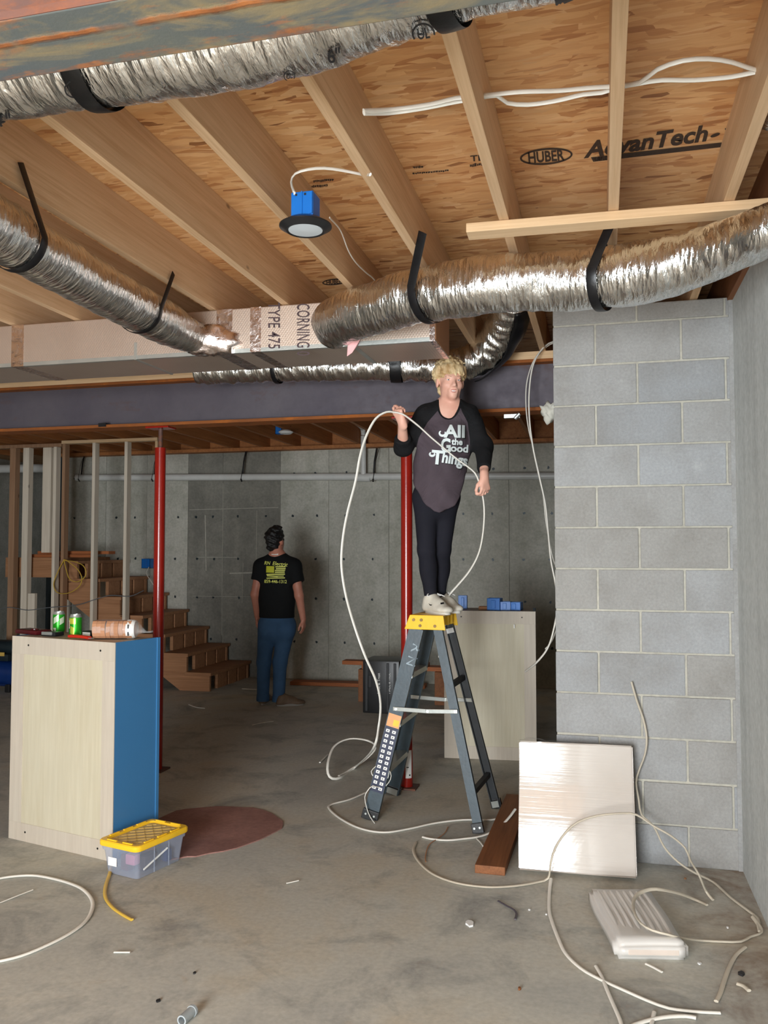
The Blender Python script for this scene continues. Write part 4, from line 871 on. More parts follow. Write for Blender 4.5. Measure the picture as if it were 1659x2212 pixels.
# ------------------------------------------------------------------ things along the block wall and on the floor
bl, br_ = az(1119, 1893, 0), az(1376, 1905, 0); wx = (br_-bl); Wp = wx.length
wp = thing('wrapped_package', 'white boxed panel in shiny stretch film leaning on the block wall', 'package', tuple((bl+br_)/2+Vector((0, 0, .018))), math.atan2(wx.y, wx.x), None)
wp.rotation_euler = (-.29, 0, .045)
bm = bmesh.new(); bmesh.ops.create_cube(bm, size=1)
for v in bm.verts: v.co = Vector((v.co.x*Wp, .052+v.co.y*.10, .305+v.co.z*.60))
bmesh.ops.bevel(bm, geom=bm.edges[:], offset=.006, segments=2, affect='EDGES'); bmesh.ops.subdivide_edges(bm, edges=[e for e in bm.edges if e.calc_length() > .05], cuts=19, use_grid_fill=True)
for v in bm.verts:
    if v.co.y < .02 and .01 < v.co.z < .6: v.co.y -= .0065*math.sin(2*PI*(v.co.z-.07)/.47)-.018*(v.co.x/(Wp/2))**2+.002*math.sin(v.co.x*9+v.co.z*6)
MB().bm(bm).build('panel_body', M['film'], wp, False, True, .5)
V = []; nx = 24
for i in range(nx+1):
    x = -Wp/2+Wp*i/nx
    for k in range(4): V.append((x, -.001+.103*k/3, .606+.012*abs(math.sin(i*1.9+k))*math.sin(PI*(k+.5)/4)+.012*(i < 6)*math.sin(PI*i/6)))
grid_mesh('film_ruffle', V, [(i*4+k, i*4+k+1, (i+1)*4+k+1, (i+1)*4+k) for i in range(nx) for k in range(3)], M['clear_bag'], wp, False)
pa = Vector((.168, 3.455, 0)); pb = Vector((.055, 3.985, 0)); dd = pb-pa
pd = thing('foam_package', 'flat ribbed white package lying in front of the wrapped panel', 'package', tuple((pa+pb)/2), math.atan2(dd.y, dd.x)-PI/2)
Lp = dd.length; bm = bmesh.new(); bmesh.ops.create_cube(bm, size=1)
for v in bm.verts: v.co = Vector((v.co.x*.275, v.co.y*Lp, .034+v.co.z*.066))
bmesh.ops.bevel(bm, geom=bm.edges[:], offset=.016, segments=3, affect='EDGES'); bmesh.ops.subdivide_edges(bm, edges=[e for e in bm.edges if e.calc_length() > .05], cuts=9, use_grid_fill=True)
for v in bm.verts:
    v.co.x += .003*math.sin(v.co.y*14)*(v.co.x/.14); v.co.z += .003*math.sin(v.co.y*21+v.co.x*14)*(v.co.z > .05)
MB().bm(bm).build('foam_wrap', M['foam_white'], pd, False, True)
for k in range(8):
    x = -.098+k*.028; MB().tube(crom([(x, -.17, .061), (x+.002, -.05, .0655), (x, .18, .0655), (x, .24, .06)], .03), .0085, .006, 8).build('foam_rib', M['foam_white'], pd, False, True, .9)
MB().box((-.09, -Lp/2-.001, .024), (.10, -Lp/2+.006, .044), .002).build('cardboard_edge', plain('veiled_cardboard', srgb(200, 186, 174), .5, 0, .08), pd)
wa = az(1058, 1880, .02); wbv = az(1112, 1742, .02); dirn = (wbv-wa).normalized(); plank('brown two by six on the floor between ladder and wrapped panel', wa, wa+dirn*1.25, .145, .04, 'doug', 'floor_board')
# storage tote with the yellow lid
te1 = Vector((.97, -.24, 0)).normalized(); tt = thing('storage_tote', 'clear plastic tote with yellow lid beside the cabinet', 'tote', (-2.2, 3.868, 0), math.atan2(te1.y, te1.x))
def rrect(hx, hy, r, n=5):
    P = []
    for cx, cy, a0 in ((hx-r, hy-r, 0), (-hx+r, hy-r, PI/2), (-hx+r, -hy+r, PI), (hx-r, -hy+r, 1.5*PI)):
        P += [(cx+r*math.cos(a0+PI/2*k/n), cy+r*math.sin(a0+PI/2*k/n)) for k in range(n+1)]
    return P
def loft(m, rings, cap0=True, cap1=True):
    k = len(rings[0][0]); vs = [(x, y, z) for P, z in rings for x, y in P]; fs = [(j*k+i, j*k+(i+1) % k, (j+1)*k+(i+1) % k, (j+1)*k+i) for j in range(len(rings)-1) for i in range(k)]
    if cap0: fs.append(tuple(range(k))[::-1])
    if cap1: fs.append(tuple(range((len(rings)-1)*k, len(rings)*k)))
    return m.add(vs, fs)
loft(MB(), [(rrect(.100, .150, .02), .002), (rrect(.112, .166, .022), .115), (rrect(.118, .173, .022), .118), (rrect(.120, .175, .022), .142)], True, False).build('tote_body', M['clear_bin'], tt, False, True, .6)
loft(MB(), [(rrect(.127, .183, .03), .138), (rrect(.129, .185, .03), .142), (rrect(.129, .185, .03), .160), (rrect(.124, .180, .028), .165), (rrect(.104, .158, .02), .165), (rrect(.098, .150, .02), .154)], True, True).build('lid', M['yellow_plastic'], tt, False, True, .6)
lp = loft(MB(), [(rrect(.092, .144, .02), .1535), (rrect(.090, .142, .02), .158)], True, True).build('lid_panel', plain('dusty_lid_panel', srgb(220, 190, 124), .6, 0, .05), tt, False)
def clipline(c0, sl, hx=.080, hy=.132):
    P = [(x, c0+sl*x) for x in np.linspace(-hx, hx, 81)]; P = [p for p in P if abs(p[1]) <= hy]; return (P[0], P[-1]) if len(P) > 12 else None
for k in range(-4, 5):
    for s in (-1, 1):
        e = clipline(k*.058, s*.95)
        if e: MB().beam((e[0][0], e[0][1], .1582+.0004*s), (e[1][0], e[1][1], .1582+.0004*s), .0045, .003).build('lid_ridge', M['yellow_plastic_dusty'], tt)
for x, y, hx, hy in ((-.111, -.09, .005, .03), (-.111, .0, .005, .03), (-.111, .09, .005, .03), (.111, -.09, .005, .03), (.111, 0, .005, .03), (.111, .09, .005, .03), (-.05, -.165, .03, .005), (.05, -.165, .03, .005), (-.05, .165, .03, .005), (.05, .165, .03, .005)):
    MB().box((x-hx, y-hy, .163), (x+hx, y+hy, .170), .002).build('lid_rib', M['yellow_plastic'], tt)
for a, b in ((-.1195, -.06), (-.1195, .04), (.117, -.06), (.117, .04)): MB().box((a, b, .01), (a+.002, b+.004, .13)).build('tote_rib', M['clear_bin'], tt)
for k, (x, y, z, sx, sy, sz, mt) in enumerate(((-.03, -.08, .045, .05, .05, .08, 'maroon'), (.04, -.02, .04, .05, .09, .07, 'ink_purple'), (-.04, .07, .05, .05, .06, .09, 'kraft'), (.05, .10, .035, .04, .04, .06, 'tank_blue'), (.02, -.1, .07, .06, .04, .05, 'insul'))):
    if mt == 'insul': M['insul'] = plain('pink_part', srgb(190, 110, 140), .6, 0, .1)
    c = MB().box((x-sx/2, y-sy/2, z-sz/2), (x+sx/2, y+sy/2, z+sz/2), .008).build('hardware_bag', M[mt], tt, False, True, .5); c.rotation_euler = (0, 0, 0)
MB().box((-.075, -.1655, .045), (-.02, -.1645, .085)).build('white_sticker', M['label_white'], tt)
MB().beam((.109, -.12, .04), (.112, .04, .095), .004, .007).build('clear_stick', M['white_plastic'], tt)
# red paper lying on the slab
P = [(345, 1862), (400, 1855), (450, 1847), (510, 1834), (560, 1816), (596, 1798), (615, 1783), (600, 1768), (570, 1752), (520, 1744), (470, 1743), (420, 1747), (380, 1753), (335, 1775)]
pts = [az(x, y, 0) for x, y in P]; c0 = sum(pts, Vector())/len(pts); m = MB(); rp = random.Random(3); m.prism([((p.x-c0.x)*rp.uniform(.955, 1.02), (p.y-c0.y)*rp.uniform(.955, 1.02)) for p in crom(pts, .07)], .0005, .006)
o = m.build('floor_paper', M['mat_red']); o.location = c0; tag(o, 'dull red paper sheet flat on the floor behind the tote', 'paper')
# ------------------------------------------------------------------ people: smooth blended bodies meshed with surface nets
class Field:
    def __init__(s, lo, hi, h):
        s.h = h; s.lo = np.array(lo, float); n = np.ceil((np.array(hi)-s.lo)/h).astype(int)+1
        s.ax = [s.lo[k]+h*np.arange(n[k]) for k in range(3)]; s.D = np.full(n, .25, np.float32)
    def _sub(s, lo, hi):
        i0 = [max(0, int(np.floor((lo[k]-s.lo[k])/s.h))) for k in range(3)]; i1 = [min(s.D.shape[k], int(np.ceil((hi[k]-s.lo[k])/s.h))+1) for k in range(3)]
        if any(i1[k] <= i0[k] for k in range(3)): return None, None
        sl = tuple(slice(a, b) for a, b in zip(i0, i1)); g = np.meshgrid(*[s.ax[k][sl[k]] for k in range(3)], indexing='ij'); return sl, np.stack(g, -1)
    def op(s, fn, lo, hi, k=.02, mode='add', clip=None):
        pad = k+3*s.h; sl, P = s._sub(np.array(lo)-pad, np.array(hi)+pad)
        if sl is None: return s
        d = fn(P)
        if clip is not None: d = np.maximum(d, clip(P))
        a = s.D[sl]
        if mode == 'add': h = np.maximum(k-np.abs(a-d), 0)/max(k, 1e-6); s.D[sl] = np.minimum(a, d)-h*h*k*.25
        else: d = -d; h = np.maximum(k-np.abs(a-d), 0)/max(k, 1e-6); s.D[sl] = np.maximum(a, d)+h*h*k*.25
        return s
    def cone(s, a, b, ra, rb, k=.02, sq=None, mode='add', clip=None):
        """tapered capsule; sq=(direction, factor) squashes it along one direction"""
        a = np.array(a, float); b = np.array(b, float); ab = b-a; L2 = max(ab@ab, 1e-9); r = max(ra, rb)
        def fn(P):
            q = P-a
            if sq is not None:
                n = np.array(sq[0], float); n /= np.linalg.norm(n); t = np.clip((q@ab)/L2, 0, 1); v = q-t[..., None]*ab; c = v@n; v = v+((1/sq[1]-1)*c)[..., None]*n
                return (np.linalg.norm(v, axis=-1)-(ra+(rb-ra)*t))*min(1, sq[1]*1.15)
            t = np.clip((q@ab)/L2, 0, 1); return np.linalg.norm(q-t[..., None]*ab, axis=-1)-(ra+(rb-ra)*t)
        return s.op(fn, np.minimum(a, b)-r, np.maximum(a, b)+r, k, mode, clip)
    def ell(s, c, r, R=None, k=.02, mode='add', noise=None):
        c = np.array(c, float); r = np.array(r, float); R = np.eye(3) if R is None else np.array(R, float)   # rows of R: local axes
        def fn(P):
            q = (P-c)@R.T; k0 = np.linalg.norm(q/r, axis=-1); k1 = np.linalg.norm(q/(r*r), axis=-1); d = k0*(k0-1)/np.maximum(k1, 1e-6)
            return d if noise is None else d+noise(q)
        m = r.max()+.02; return s.op(fn, c-m, c+m, k, mode)
    def mesh(s):
        D = s.D; S = D < 0; nx, ny, nz = D.shape; acc = np.zeros((nx-1, ny-1, nz-1, 3)); cnt = np.zeros((nx-1, ny-1, nz-1))
        corners = [(i, j, k) for i in (0, 1) for j in (0, 1) for k in (0, 1)]
        cut = lambda A, c: A[c[0]:nx-1+c[0], c[1]:ny-1+c[1], c[2]:nz-1+c[2]]
        anyc = np.zeros((nx-1, ny-1, nz-1), bool); allc = np.ones_like(anyc)
        for c in corners: anyc |= cut(S, c); allc &= cut(S, c)
        act = np.argwhere(anyc & ~allc); idx = -np.ones((nx-1, ny-1, nz-1), int); idx[tuple(act.T)] = np.arange(len(act))
        val = {c: D[act[:, 0]+c[0], act[:, 1]+c[1], act[:, 2]+c[2]].astype(float) for c in corners}
        acc = np.zeros((len(act), 3)); cnt = np.zeros(len(act))
        for c in corners:
            for ax_ in range(3):
                if c[ax_]: continue
                e = list(c); e[ax_] = 1; e = tuple(e); a, b = val[c], val[e]; m = (a < 0) != (b < 0)
                t = np.where(m, a/np.where(m, a-b, 1), 0); p = np.repeat(np.array(c, float)[None], len(act), 0); p[:, ax_] += t
                acc += np.where(m[:, None], p, 0); cnt += m
        V = (act+acc/np.maximum(cnt, 1)[:, None])*s.h+s.lo; F = []
        for ax_ in range(3):
            o1, o2 = (ax_+1) % 3, (ax_+2) % 3
            A = S.take(range(0, S.shape[ax_]-1), ax_); B = S.take(range(1, S.shape[ax_]), ax_); E = np.argwhere(A != B)
            E = E[(E[:, o1] > 0) & (E[:, o2] > 0) & (E[:, o1] < S.shape[o1]-1) & (E[:, o2] < S.shape[o2]-1)]
            def at_(d1, d2): Q = E.copy(); Q[:, o1] -= d1; Q[:, o2] -= d2; return idx[tuple(Q.T)]
            q = np.stack((at_(1, 1), at_(0, 1), at_(0, 0), at_(1, 0)), 1); fl_ = ~S[tuple(E.T)]; q[fl_] = q[fl_][:, ::-1]; F.append(q)
        F = np.concatenate(F); return V, F
    def build(s, name, mat, parent, smooth_it=1):
        V, F = s.mesh()
        for _ in range(smooth_it):       # light relaxation
            acc = np.zeros_like(V); cnt = np.zeros(len(V))
            for a, b in ((0, 1), (1, 2), (2, 3), (3, 0)):
                np.add.at(acc, F[:, a], V[F[:, b]]); np.add.at(cnt, F[:, a], 1); np.add.at(acc, F[:, b], V[F[:, a]]); np.add.at(cnt, F[:, b], 1)
            V = V*.5+.5*acc/np.maximum(cnt, 1)[:, None]
        return grid_mesh(name, V, F.tolist(), mat, parent, True, True), V, F
def hand(f, wrist, d, a, n, curl, thumb, sc=1.0, spread=.1, rw=.024):
    """palm and five fingers; d: wrist to fingers, a: across towards the little finger, n: palm side"""
    w_, d, a, n = (np.array(x, float) for x in (wrist, d, a, n)); d /= np.linalg.norm(d); a = a-d*(a@d); a /= np.linalg.norm(a); n = n-d*(n@d)-a*(n@a); n /= np.linalg.norm(n)
    off = (-.030, -.010, .011, .030); ln = (.068, .076, .070, .055); rad = (.0088, .0092, .0088, .0076)
    for i in range(4):
        kn = w_+sc*(d*(.082-.006*abs(i-1.2))+a*off[i]); f.cone(w_+a*off[i]*.45*sc+d*.012*sc, kn, .0145*sc, .0115*sc, .012)
        p = kn; ang = spread*(i-1.5)*.3; L = ln[i]*sc
        base = d*math.cos(ang)+a*math.sin(ang); th = 0
        for j, fr in enumerate((.46, .30, .24)):
            th += curl[i][j]; q = p+L*fr*(base*math.cos(th)+n*math.sin(th)); f.cone(p, q, rad[i]*sc*(1-.07*j), rad[i]*sc*(.93-.07*j), .005); p = q
    f.cone(w_-d*.02, w_+d*.02*sc, rw, .022*sc, .015, sq=(n, .75))
    t0 = w_+sc*(d*.022-a*.022+n*.004); dirs = thumb; p = t0
    for j, (L, (cd_, ca, cn)) in enumerate(zip((.040, .032, .026), dirs)):
        v = d*cd_+a*ca+n*cn; v /= np.linalg.norm(v); q = p+sc*L*v; f.cone(p, q, (.0135, .0105, .0092)[j]*sc, (.0108, .0095, .0078)[j]*sc, .008); p = q
SK = NT('skin'); n_ = SK.noise(9, 4, rnd=False); SK.set(SK.ramp(n_, [(.3, srgb(214, 158, 138)), (.7, srgb(228, 180, 160))]), .5, 0, .4); SK.b.inputs['Subsurface Weight'].default_value = .05; SK.b.inputs['Subsurface Radius'].default_value = (.02, .008, .005); SK.bump(SK.noise(160, 2, rnd=False), .08, .002); M['skin'] = SK.m
SK = NT('skin_tan'); n_ = SK.noise(9, 4, rnd=False); SK.set(SK.ramp(n_, [(.3, srgb(176, 112, 92)), (.7, srgb(196, 134, 112))]), .5, 0, .4); M['skin_tan'] = SK.m
def cloth(name, col, fold=.25, weave=0):
    t = NT(name); a = t.noise(4.5, 4, .55, dist=1.2, rnd=False); b = t.noise(260, 2, rnd=False)
    t.set(t.ramp(t.noise(5, 4, rnd=False), [(.3, tuple(c*.8 for c in col)), (.7, tuple(c*1.15 for c in col))]), .85, 0, .2)
    t.bump(t.math('ADD', t.math('MULTIPLY', a, 1.0), t.math('MULTIPLY', b, .05)), fold, .03); return t.m
M['cloth_black'] = cloth('black_jersey', (.010, .010, .011)); M['cloth_char'] = cloth('charcoal_jersey', srgb(74, 64, 70)); M['leggings'] = cloth('black_leggings', (.012, .012, .018), .15)
M['denim'] = cloth('blue_denim', srgb(58, 86, 118), .4); M['tee_black'] = cloth('black_tee', (.007, .0075, .008), .2)
def hair_mat(name, c1, c2, c3, st=(60, 60, 9)):
    t = NT(name); a = t.noise(1., 4, .6, st, .8, rnd=False); b = t.noise(9, 3, rnd=False); c = t.mix(t.ramp(b, [(.42, 0.), (.62, .7)]), t.ramp(a, [(.3, c1), (.65, c2)]), c3)
    t.set(c, .5, 0, .4); t.bump(a, .7, .008); return t.m
M['hair_blond'] = hair_mat('blond_hair', srgb(188, 154, 104), srgb(236, 216, 174), srgb(166, 126, 78)); M['hair_black'] = hair_mat('black_hair', (.004, .004, .004), (.012, .011, .010), (.006, .005, .005))
M['eye_white'] = plain('eye_white', (.75, .73, .70), .25, 0, .02, bump=0); M['iris'] = plain('iris', (.05, .06, .07), .2, 0, .1, bump=0); M['lip'] = plain('lip', srgb(204, 138, 128), .45, 0, .05, bump=0); M['brow'] = plain('brow', srgb(170, 136, 106), .8, 0, .1)
M['sneaker'] = plain('sneaker_leather', srgb(206, 200, 186), .6, 0, .1, 16, .25); M['sneaker_mesh'] = plain('sneaker_mesh', srgb(158, 148, 136), .8, 0, .1, 60, .4, 160); M['sole_white'] = plain('sole_white', srgb(196, 192, 182), .6, 0, .08); M['sole_grey'] = plain('sole_grey', srgb(128, 122, 114), .7, 0, .1)
M['sock'] = plain('white_sock', srgb(224, 224, 226), .9, 0, .04); M['boot'] = plain('brown_boot', srgb(96, 76, 58), .7, 0, .2, 14, .3); M['yellow_print'] = plain('yellow_print', srgb(226, 228, 110), .6, 0, .05, bump=0); M['yellow_block'] = plain('yellow_green_print', srgb(190, 190, 44), .6, 0, .05, bump=0); M['print_white'] = plain('white_print', srgb(214, 222, 222), .6, 0, .03, bump=0); M['print_shadow'] = plain('dark_print', (.012, .012, .013), .7, 0, .1, bump=0)
# --------------------------------------------- woman on the ladder
WY = 5.0
def Wp_(x, y, dy=0.0): return np.array(ay(x, y, WY+dy))
wr_ = Vector((-.90, 5.06, 1.178)); wo = thing('person', 'blond woman in charcoal raglan shirt and black leggings standing on the stepladder', 'person', tuple(wr_))
efv = np.array((.42, -.905, -.06)); efv /= np.linalg.norm(efv); ezv = np.array((.03, -.05, 1.)); ezv -= efv*(ezv@efv); ezv /= np.linalg.norm(ezv); exv = np.cross(ezv, efv); exv = -exv if exv[0] < 0 else exv
HC_ = Wp_(972, 823, .0); RH = np.stack((exv, efv, ezv))
def H(x, f, z): return HC_+x*exv+f*efv+z*ezv
lo, hi = (-1.24, 4.62, 1.19), (-.55, 5.30, 2.74)
f = Field(lo, hi, .0052)
# head
f.ell(H(0, -.015, .032), (.075, .094, .088), RH); f.ell(H(0, .026, -.033), (.0525, .062, .082), RH, .03)
f.ell(H(0, .070, -.096), (.024, .021, .019), RH, .03)
for s in (-1, 1):
    f.ell(H(s*.036, .014, -.060), (.016, .028, .026), RH, .035); f.ell(H(s*.037, .056, -.032), (.022, .022, .020), RH, .025)
    f.ell(H(s*.030, .098, -.003), (.017, .017, .010), RH, .010, 'sub')
    f.ell(H(s*.077, -.004, -.014), (.009, .020, .031), RH, .008)
f.cone(H(-.032, .074, .014), H(.032, .074, .014), .012, .012, .02); f.cone(H(0, .080, .002), H(0, .104, -.036), .0085, .012, .014)
for s in (-1, 1): f.ell(H(s*.012, .092, -.041), (.008, .009, .007), RH, .008)
f.ell(H(0, .080, -.068), (.028, .012, .017), RH, .015); f.ell(H(0, .094, -.0695), (.021, .010, .0035), RH, .003, 'sub')
# neck, shoulders, torso
nb = Wp_(970, 880, .05); f.cone(H(0, -.036, -.05), nb, .039, .046, .012)
fr = np.array((.17, -.985, 0.)); LS, RS = Wp_(917, 897, .0), Wp_(1013, 897, .06)
for S_ in (LS, RS): f.cone(nb+np.array((0, 0, -.025)), S_, .048, .046, .05)
T1, T2, T3, T4 = Wp_(969, 905, .03), Wp_(962, 950, .03), Wp_(950, 1012, .03), Wp_(944, 1068, .02)
f.cone(T1, T2, .125, .135, .05, (fr, .66)); f.cone(T2, T3, .132, .122, .05, (fr, .68)); f.cone(T3, T4, .122, .132, .05, (fr, .72))
for s in (-1, 1): f.ell(T2+np.array((s*.062, -.075, .015)), (.06, .05, .06), None, .04)
# arms
A0 = Wp_(871, 966, -.10); A1 = Wp_(869, 913, -.26); B0 = Wp_(1045, 963, .03); B1 = Wp_(1046, 1030, -.13)
f.cone(LS, A0, .047, .037, .03); f.cone(A0, A1, .037, .0235, .02); f.cone(RS, B0, .047, .037, .03); f.cone(B0, B1, .036, .024, .02)
grip_a = Wp_(860, 892, -.30)
hand(f, A1, (-.35, -.25, .9), (.75, -.5, .15), (.25, .8, .1), ((.35, .75, .7), (1.0, 1.35, .9), (1.1, 1.35, .9), (1.2, 1.35, .9)), ((.75, -.25, .55), (.9, .05, .35), (.95, .2, .1)), .92)
hand(f, B1, (.10, -.10, -1.), (.6, .75, 0), (-.75, .55, 0), ((.5, .9, .7), (.6, 1.1, .8), (.65, 1.1, .8), (.7, 1.1, .8)), ((.75, -.55, .4), (.9, -.1, .4), (.9, .2, .35)), .92)
# legs
h0, h1 = Wp_(920, 1078, .03), Wp_(964, 1076, .07); k0, k1 = Wp_(921, 1188, .0), Wp_(955, 1188, .10); a0, a1 = Wp_(930, 1282, .05), Wp_(950, 1278, .17)
for hh, kk, aa in ((h0, k0, a0), (h1, k1, a1)):
    f.cone(hh, kk, .075, .047, .03); f.cone(kk, aa, .046, .029, .02); f.ell(kk*.6+aa*.4+np.array((0, .015, 0)), (.043, .046, .09), None, .03); None
wb_o, Vb, Fb = f.build('body', M['skin'], wo, 1)
# face details
for s in (-1, 1):
    e = MB(); bm = bmesh.new(); bmesh.ops.create_uvsphere(bm, u_segments=16, v_segments=12, radius=.0112)
    for v in bm.verts: v.co += Vector(H(s*.030, .0735, -.004))
    eo = MB().bm(bm).build('eye', M['eye_white'], wo, True, True)
    bm = bmesh.new(); bmesh.ops.create_uvsphere(bm, u_segments=14, v_segments=10, radius=.0056)
    for v in bm.verts: v.co += Vector(H(s*.030-.001, .0798, -.0045))
    MB().bm(bm).build('iris', M['iris'], eo, True, True)
    MB().tube(crom([H(s*.015, .0875, .0125), H(s*.029, .0870, .0165), H(s*.046, .0745, .0125)], .005), .0026, .0018, 8).build('eyebrow', M['brow'], wo, True, True)
    MB().tube(crom([H(s*.017, .080, .0005), H(s*.024, .0835, .0026), H(s*.031, .0845, .0030), H(s*.038, .0815, .0025), H(s*.045, .074, -.001)], .003), .0048, .0032, 10, flat=tuple(ezv)).build('eyelid', M['skin'], wo, True, True); MB().tube(crom([H(s*.018, .079, -.0085), H(s*.030, .0825, -.0115), H(s*.043, .074, -.0085)], .003), .0034, .0030, 10, flat=tuple(ezv)).build('eyelid', M['skin'], wo, True, True)
up = crom([H(-.025, .080, -.0665), H(-.010, .0915, -.0625), H(0, .093, -.0638), H(.010, .0915, -.0625), H(.025, .080, -.0665)], .004); lw = crom([H(-.024, .080, -.0685), H(-.010, .0895, -.0765), H(0, .091, -.078), H(.010, .0895, -.0765), H(.024, .080, -.0685)], .004)
m = MB(); m.tube(up, .0034, .003, 8).tube(lw, .0040, .0035, 8); mo = m.build('lips', M['lip'], wo, True, True); mo['kind'] = 'stuff'; del mo['kind']
MB().tube(crom([H(-.018, .083, -.069), H(0, .0885, -.0695), H(.018, .083, -.069)], .004), .0042, .003, 8, flat=tuple(ezv)).build('teeth', M['eye_white'], wo, True, True)
# hair
g = Field(HC_-np.array((.19, .19, .16)), HC_+np.array((.19, .19, .21)), .0045)
tuft = lambda q: .0065*np.sin(62*q[..., 0]+9*np.sin(21*q[..., 2]))*np.sin(48*q[..., 1]+26*q[..., 2])+.004*np.sin(110*q[..., 0]+40*q[..., 2])*np.sin(90*q[..., 1])
g.ell(H(0, -.024, .046), (.093, .106, .092), RH, .02, noise=tuft)
r5 = np.random.default_rng(5)
for k in range(170):                    # short layered locks swept from the crown
    th = r5.uniform(0, 2*PI); ph = r5.uniform(.05, 1.7 if math.sin(th) < .2 else 1.12); n_ = np.array((math.cos(th)*math.sin(ph), math.sin(th)*math.sin(ph), math.cos(ph)))
    p0 = np.array((0, -.024, .046))+n_*np.array((.084, .098, .084)); dn = np.array((math.cos(th)*math.cos(ph), math.sin(th)*math.cos(ph), -math.sin(ph))); sw = np.array((-n_[1], n_[0], 0))*r5.uniform(-.7, .7)
    p1 = p0+(dn*.8+sw)*r5.uniform(.02, .045)+n_*r5.uniform(.006, .026 if ph < .9 else .016); g.cone(H(*p0), H(*p1), r5.uniform(.009, .014), .0035, .008)
for x in np.linspace(-.060, .060, 15):   # fringe combed to one side
    xx = x+r5.uniform(-.004, .004); z0 = .082-.2*abs(x)**1.2; z1 = r5.uniform(.020, .046)-.10*max(0, abs(x)-.035); g.cone(H(xx*.9, .066-.25*abs(x), z0), H(xx*1.05+r5.uniform(.0, .018), .0875-6*x*x, z1), .013, .004, .009)
for s in (-1, 1):
    for z in (.045, .03, .018): g.cone(H(s*.078, .02, z+.03), H(s*(.085+r5.uniform(0, .014)), .008, z-.012), .014, .004, .010)
g.ell(H(0, -.06, -.02), (.068, .05, .07), RH, .02, noise=tuft)
g.ell(H(0, .125, -.060), (.060, .062, .072), RH, .006, 'sub')
for s in (-1, 1): g.ell(H(s*.086, .004, -.040), (.024, .030, .040), RH, .006, 'sub')
g.build('hair', M['hair_blond'], wo, 0)
# leggings
f = Field((-1.12, 4.80, 1.19), (-.66, 5.32, 2.02), .0058)
for hh, kk, aa in ((h0, k0, a0), (h1, k1, a1)):
    f.cone(hh, kk, .076, .0525, .03); f.cone(kk, aa+np.array((0, 0, -.004)), .052, .039, .02); f.ell(kk*.6+aa*.4+np.array((0, .015, 0)), (.049, .052, .09), None, .03)
f.cone(T3-np.array((0, 0, .02)), T4, .126, .136, .04, (fr, .66))
f.build('leggings', M['leggings'], wo, 1)
# shirt: torso, raglan sleeves, curved hem, scooped neck
f = Field((-1.24, 4.62, 1.60), (-.55, 5.36, 2.56), .0058)
f.cone(T1+np.array((0, 0, .0)), T2, .140, .150, .05, (fr, .68)); f.cone(T2, T3, .150, .148, .05, (fr, .70)); f.cone(T3, T4+np.array((0, -.01, -.10)), .148, .152, .05, (fr, .80))
for s in (-1, 1): f.ell(T2+np.array((s*.062, -.078, .012)), (.068, .058, .07), None, .05)
for S_ in (LS, RS): f.cone(nb+np.array((0, 0, -.028)), S_, .050, .054, .05)
def below(axis_pt, axis): 
    p_ = np.array(axis_pt); n0_ = np.array(axis)/np.linalg.norm(axis); return lambda P: (P-p_)@n0_
ca = A0*.60+A1*.40; f.cone(LS, A0, .057, .054, .04); f.cone(A0, A1, .056, .046, .02, clip=below(ca, A1-A0))
cb = B0*.25+B1*.75; f.cone(RS, B0, .057, .052, .04); f.cone(B0, B1, .052, .042, .03, clip=below(cb, B1-B0))
HEM = ((884, 1016), (888, 1030), (896, 1050), (908, 1074), (922, 1092), (938, 1103), (950, 1106), (968, 1102), (983, 1090), (994, 1072), (1002, 1042), (1006, 1020))
X_ = np.stack(np.meshgrid(*f.ax, indexing='ij'), -1); PX = pr(X_)
hy = np.interp(PX[..., 0], [p[0] for p in HEM], [p[1] for p in HEM]); tm = (PX[..., 0] > 874) & (PX[..., 0] < 1014) & (PX[..., 1] > 1004)
f.D = np.where(tm, np.maximum(f.D, (PX[..., 1]-hy)*.0027*.7), f.D).astype(np.float32); del PX, X_
neck_c = Wp_(969, 866, -.05); f.ell(neck_c, (.060, .12, .104), None, .006, 'sub')
tR = NT('raglan_jersey'); a_n = tR.n('ShaderNodeAttribute'); a_n.attribute_name = 'raglan'; fo = tR.noise(4.5, 4, .55, dist=1.2, rnd=False)
cc_ = tR.ramp(tR.noise(5, 4, rnd=False), [(.3, tuple(c*.85 for c in srgb(76, 66, 72))), (.7, tuple(c*1.15 for c in srgb(76, 66, 72)))])
tR.set(tR.mix(tR.ramp(tR.math('ADD', a_n.outputs['Fac'], .5), [(.45, 0.), (.55, 1.)]), cc_, (.009, .009, .010)), .85, 0, .2); tR.bump(fo, .6, .04)
fx = np.stack(np.meshgrid(*f.ax, indexing='ij'), -1); x0, z0_ = fx[..., 0]-T3[0], fx[..., 2]-T3[2]
f.D = (f.D+.0028*np.sin(46*(z0_*.75+np.abs(x0)*.7)+2.5*np.sin(13*x0))+.0022*np.sin(70*(x0*.9-z0_*.35)+2*np.sin(8*z0_))).astype(np.float32); del fx
sh, Vs, Fs = f.build('shirt', tR.m, wo, 1)
PV = pr(Vs)
def seam(poly): return np.interp(PV[:, 1], [p[1] for p in poly], [p[0] for p in poly])
dl = np.where(PV[:, 1] < 992, seam([(950, 875), (944, 889), (923, 913), (905, 945), (897, 975), (880, 1000)])-PV[:, 0], -9)
dr = np.where(PV[:, 1] < 1050, PV[:, 0]-seam([(993, 875), (998, 889), (1010, 912), (1015, 950), (1015, 1000), (1012, 1045)]), -9)
nq = (1-np.linalg.norm((Vs-neck_c)/np.array((.060+.012, .132, .104+.012)), axis=1))*40
at_ = sh.data.attributes.new('raglan', 'FLOAT', 'POINT'); at_.data.foreach_set('value', np.clip(np.maximum(np.maximum(dl, dr), nq), -9, 9).astype(np.float32))
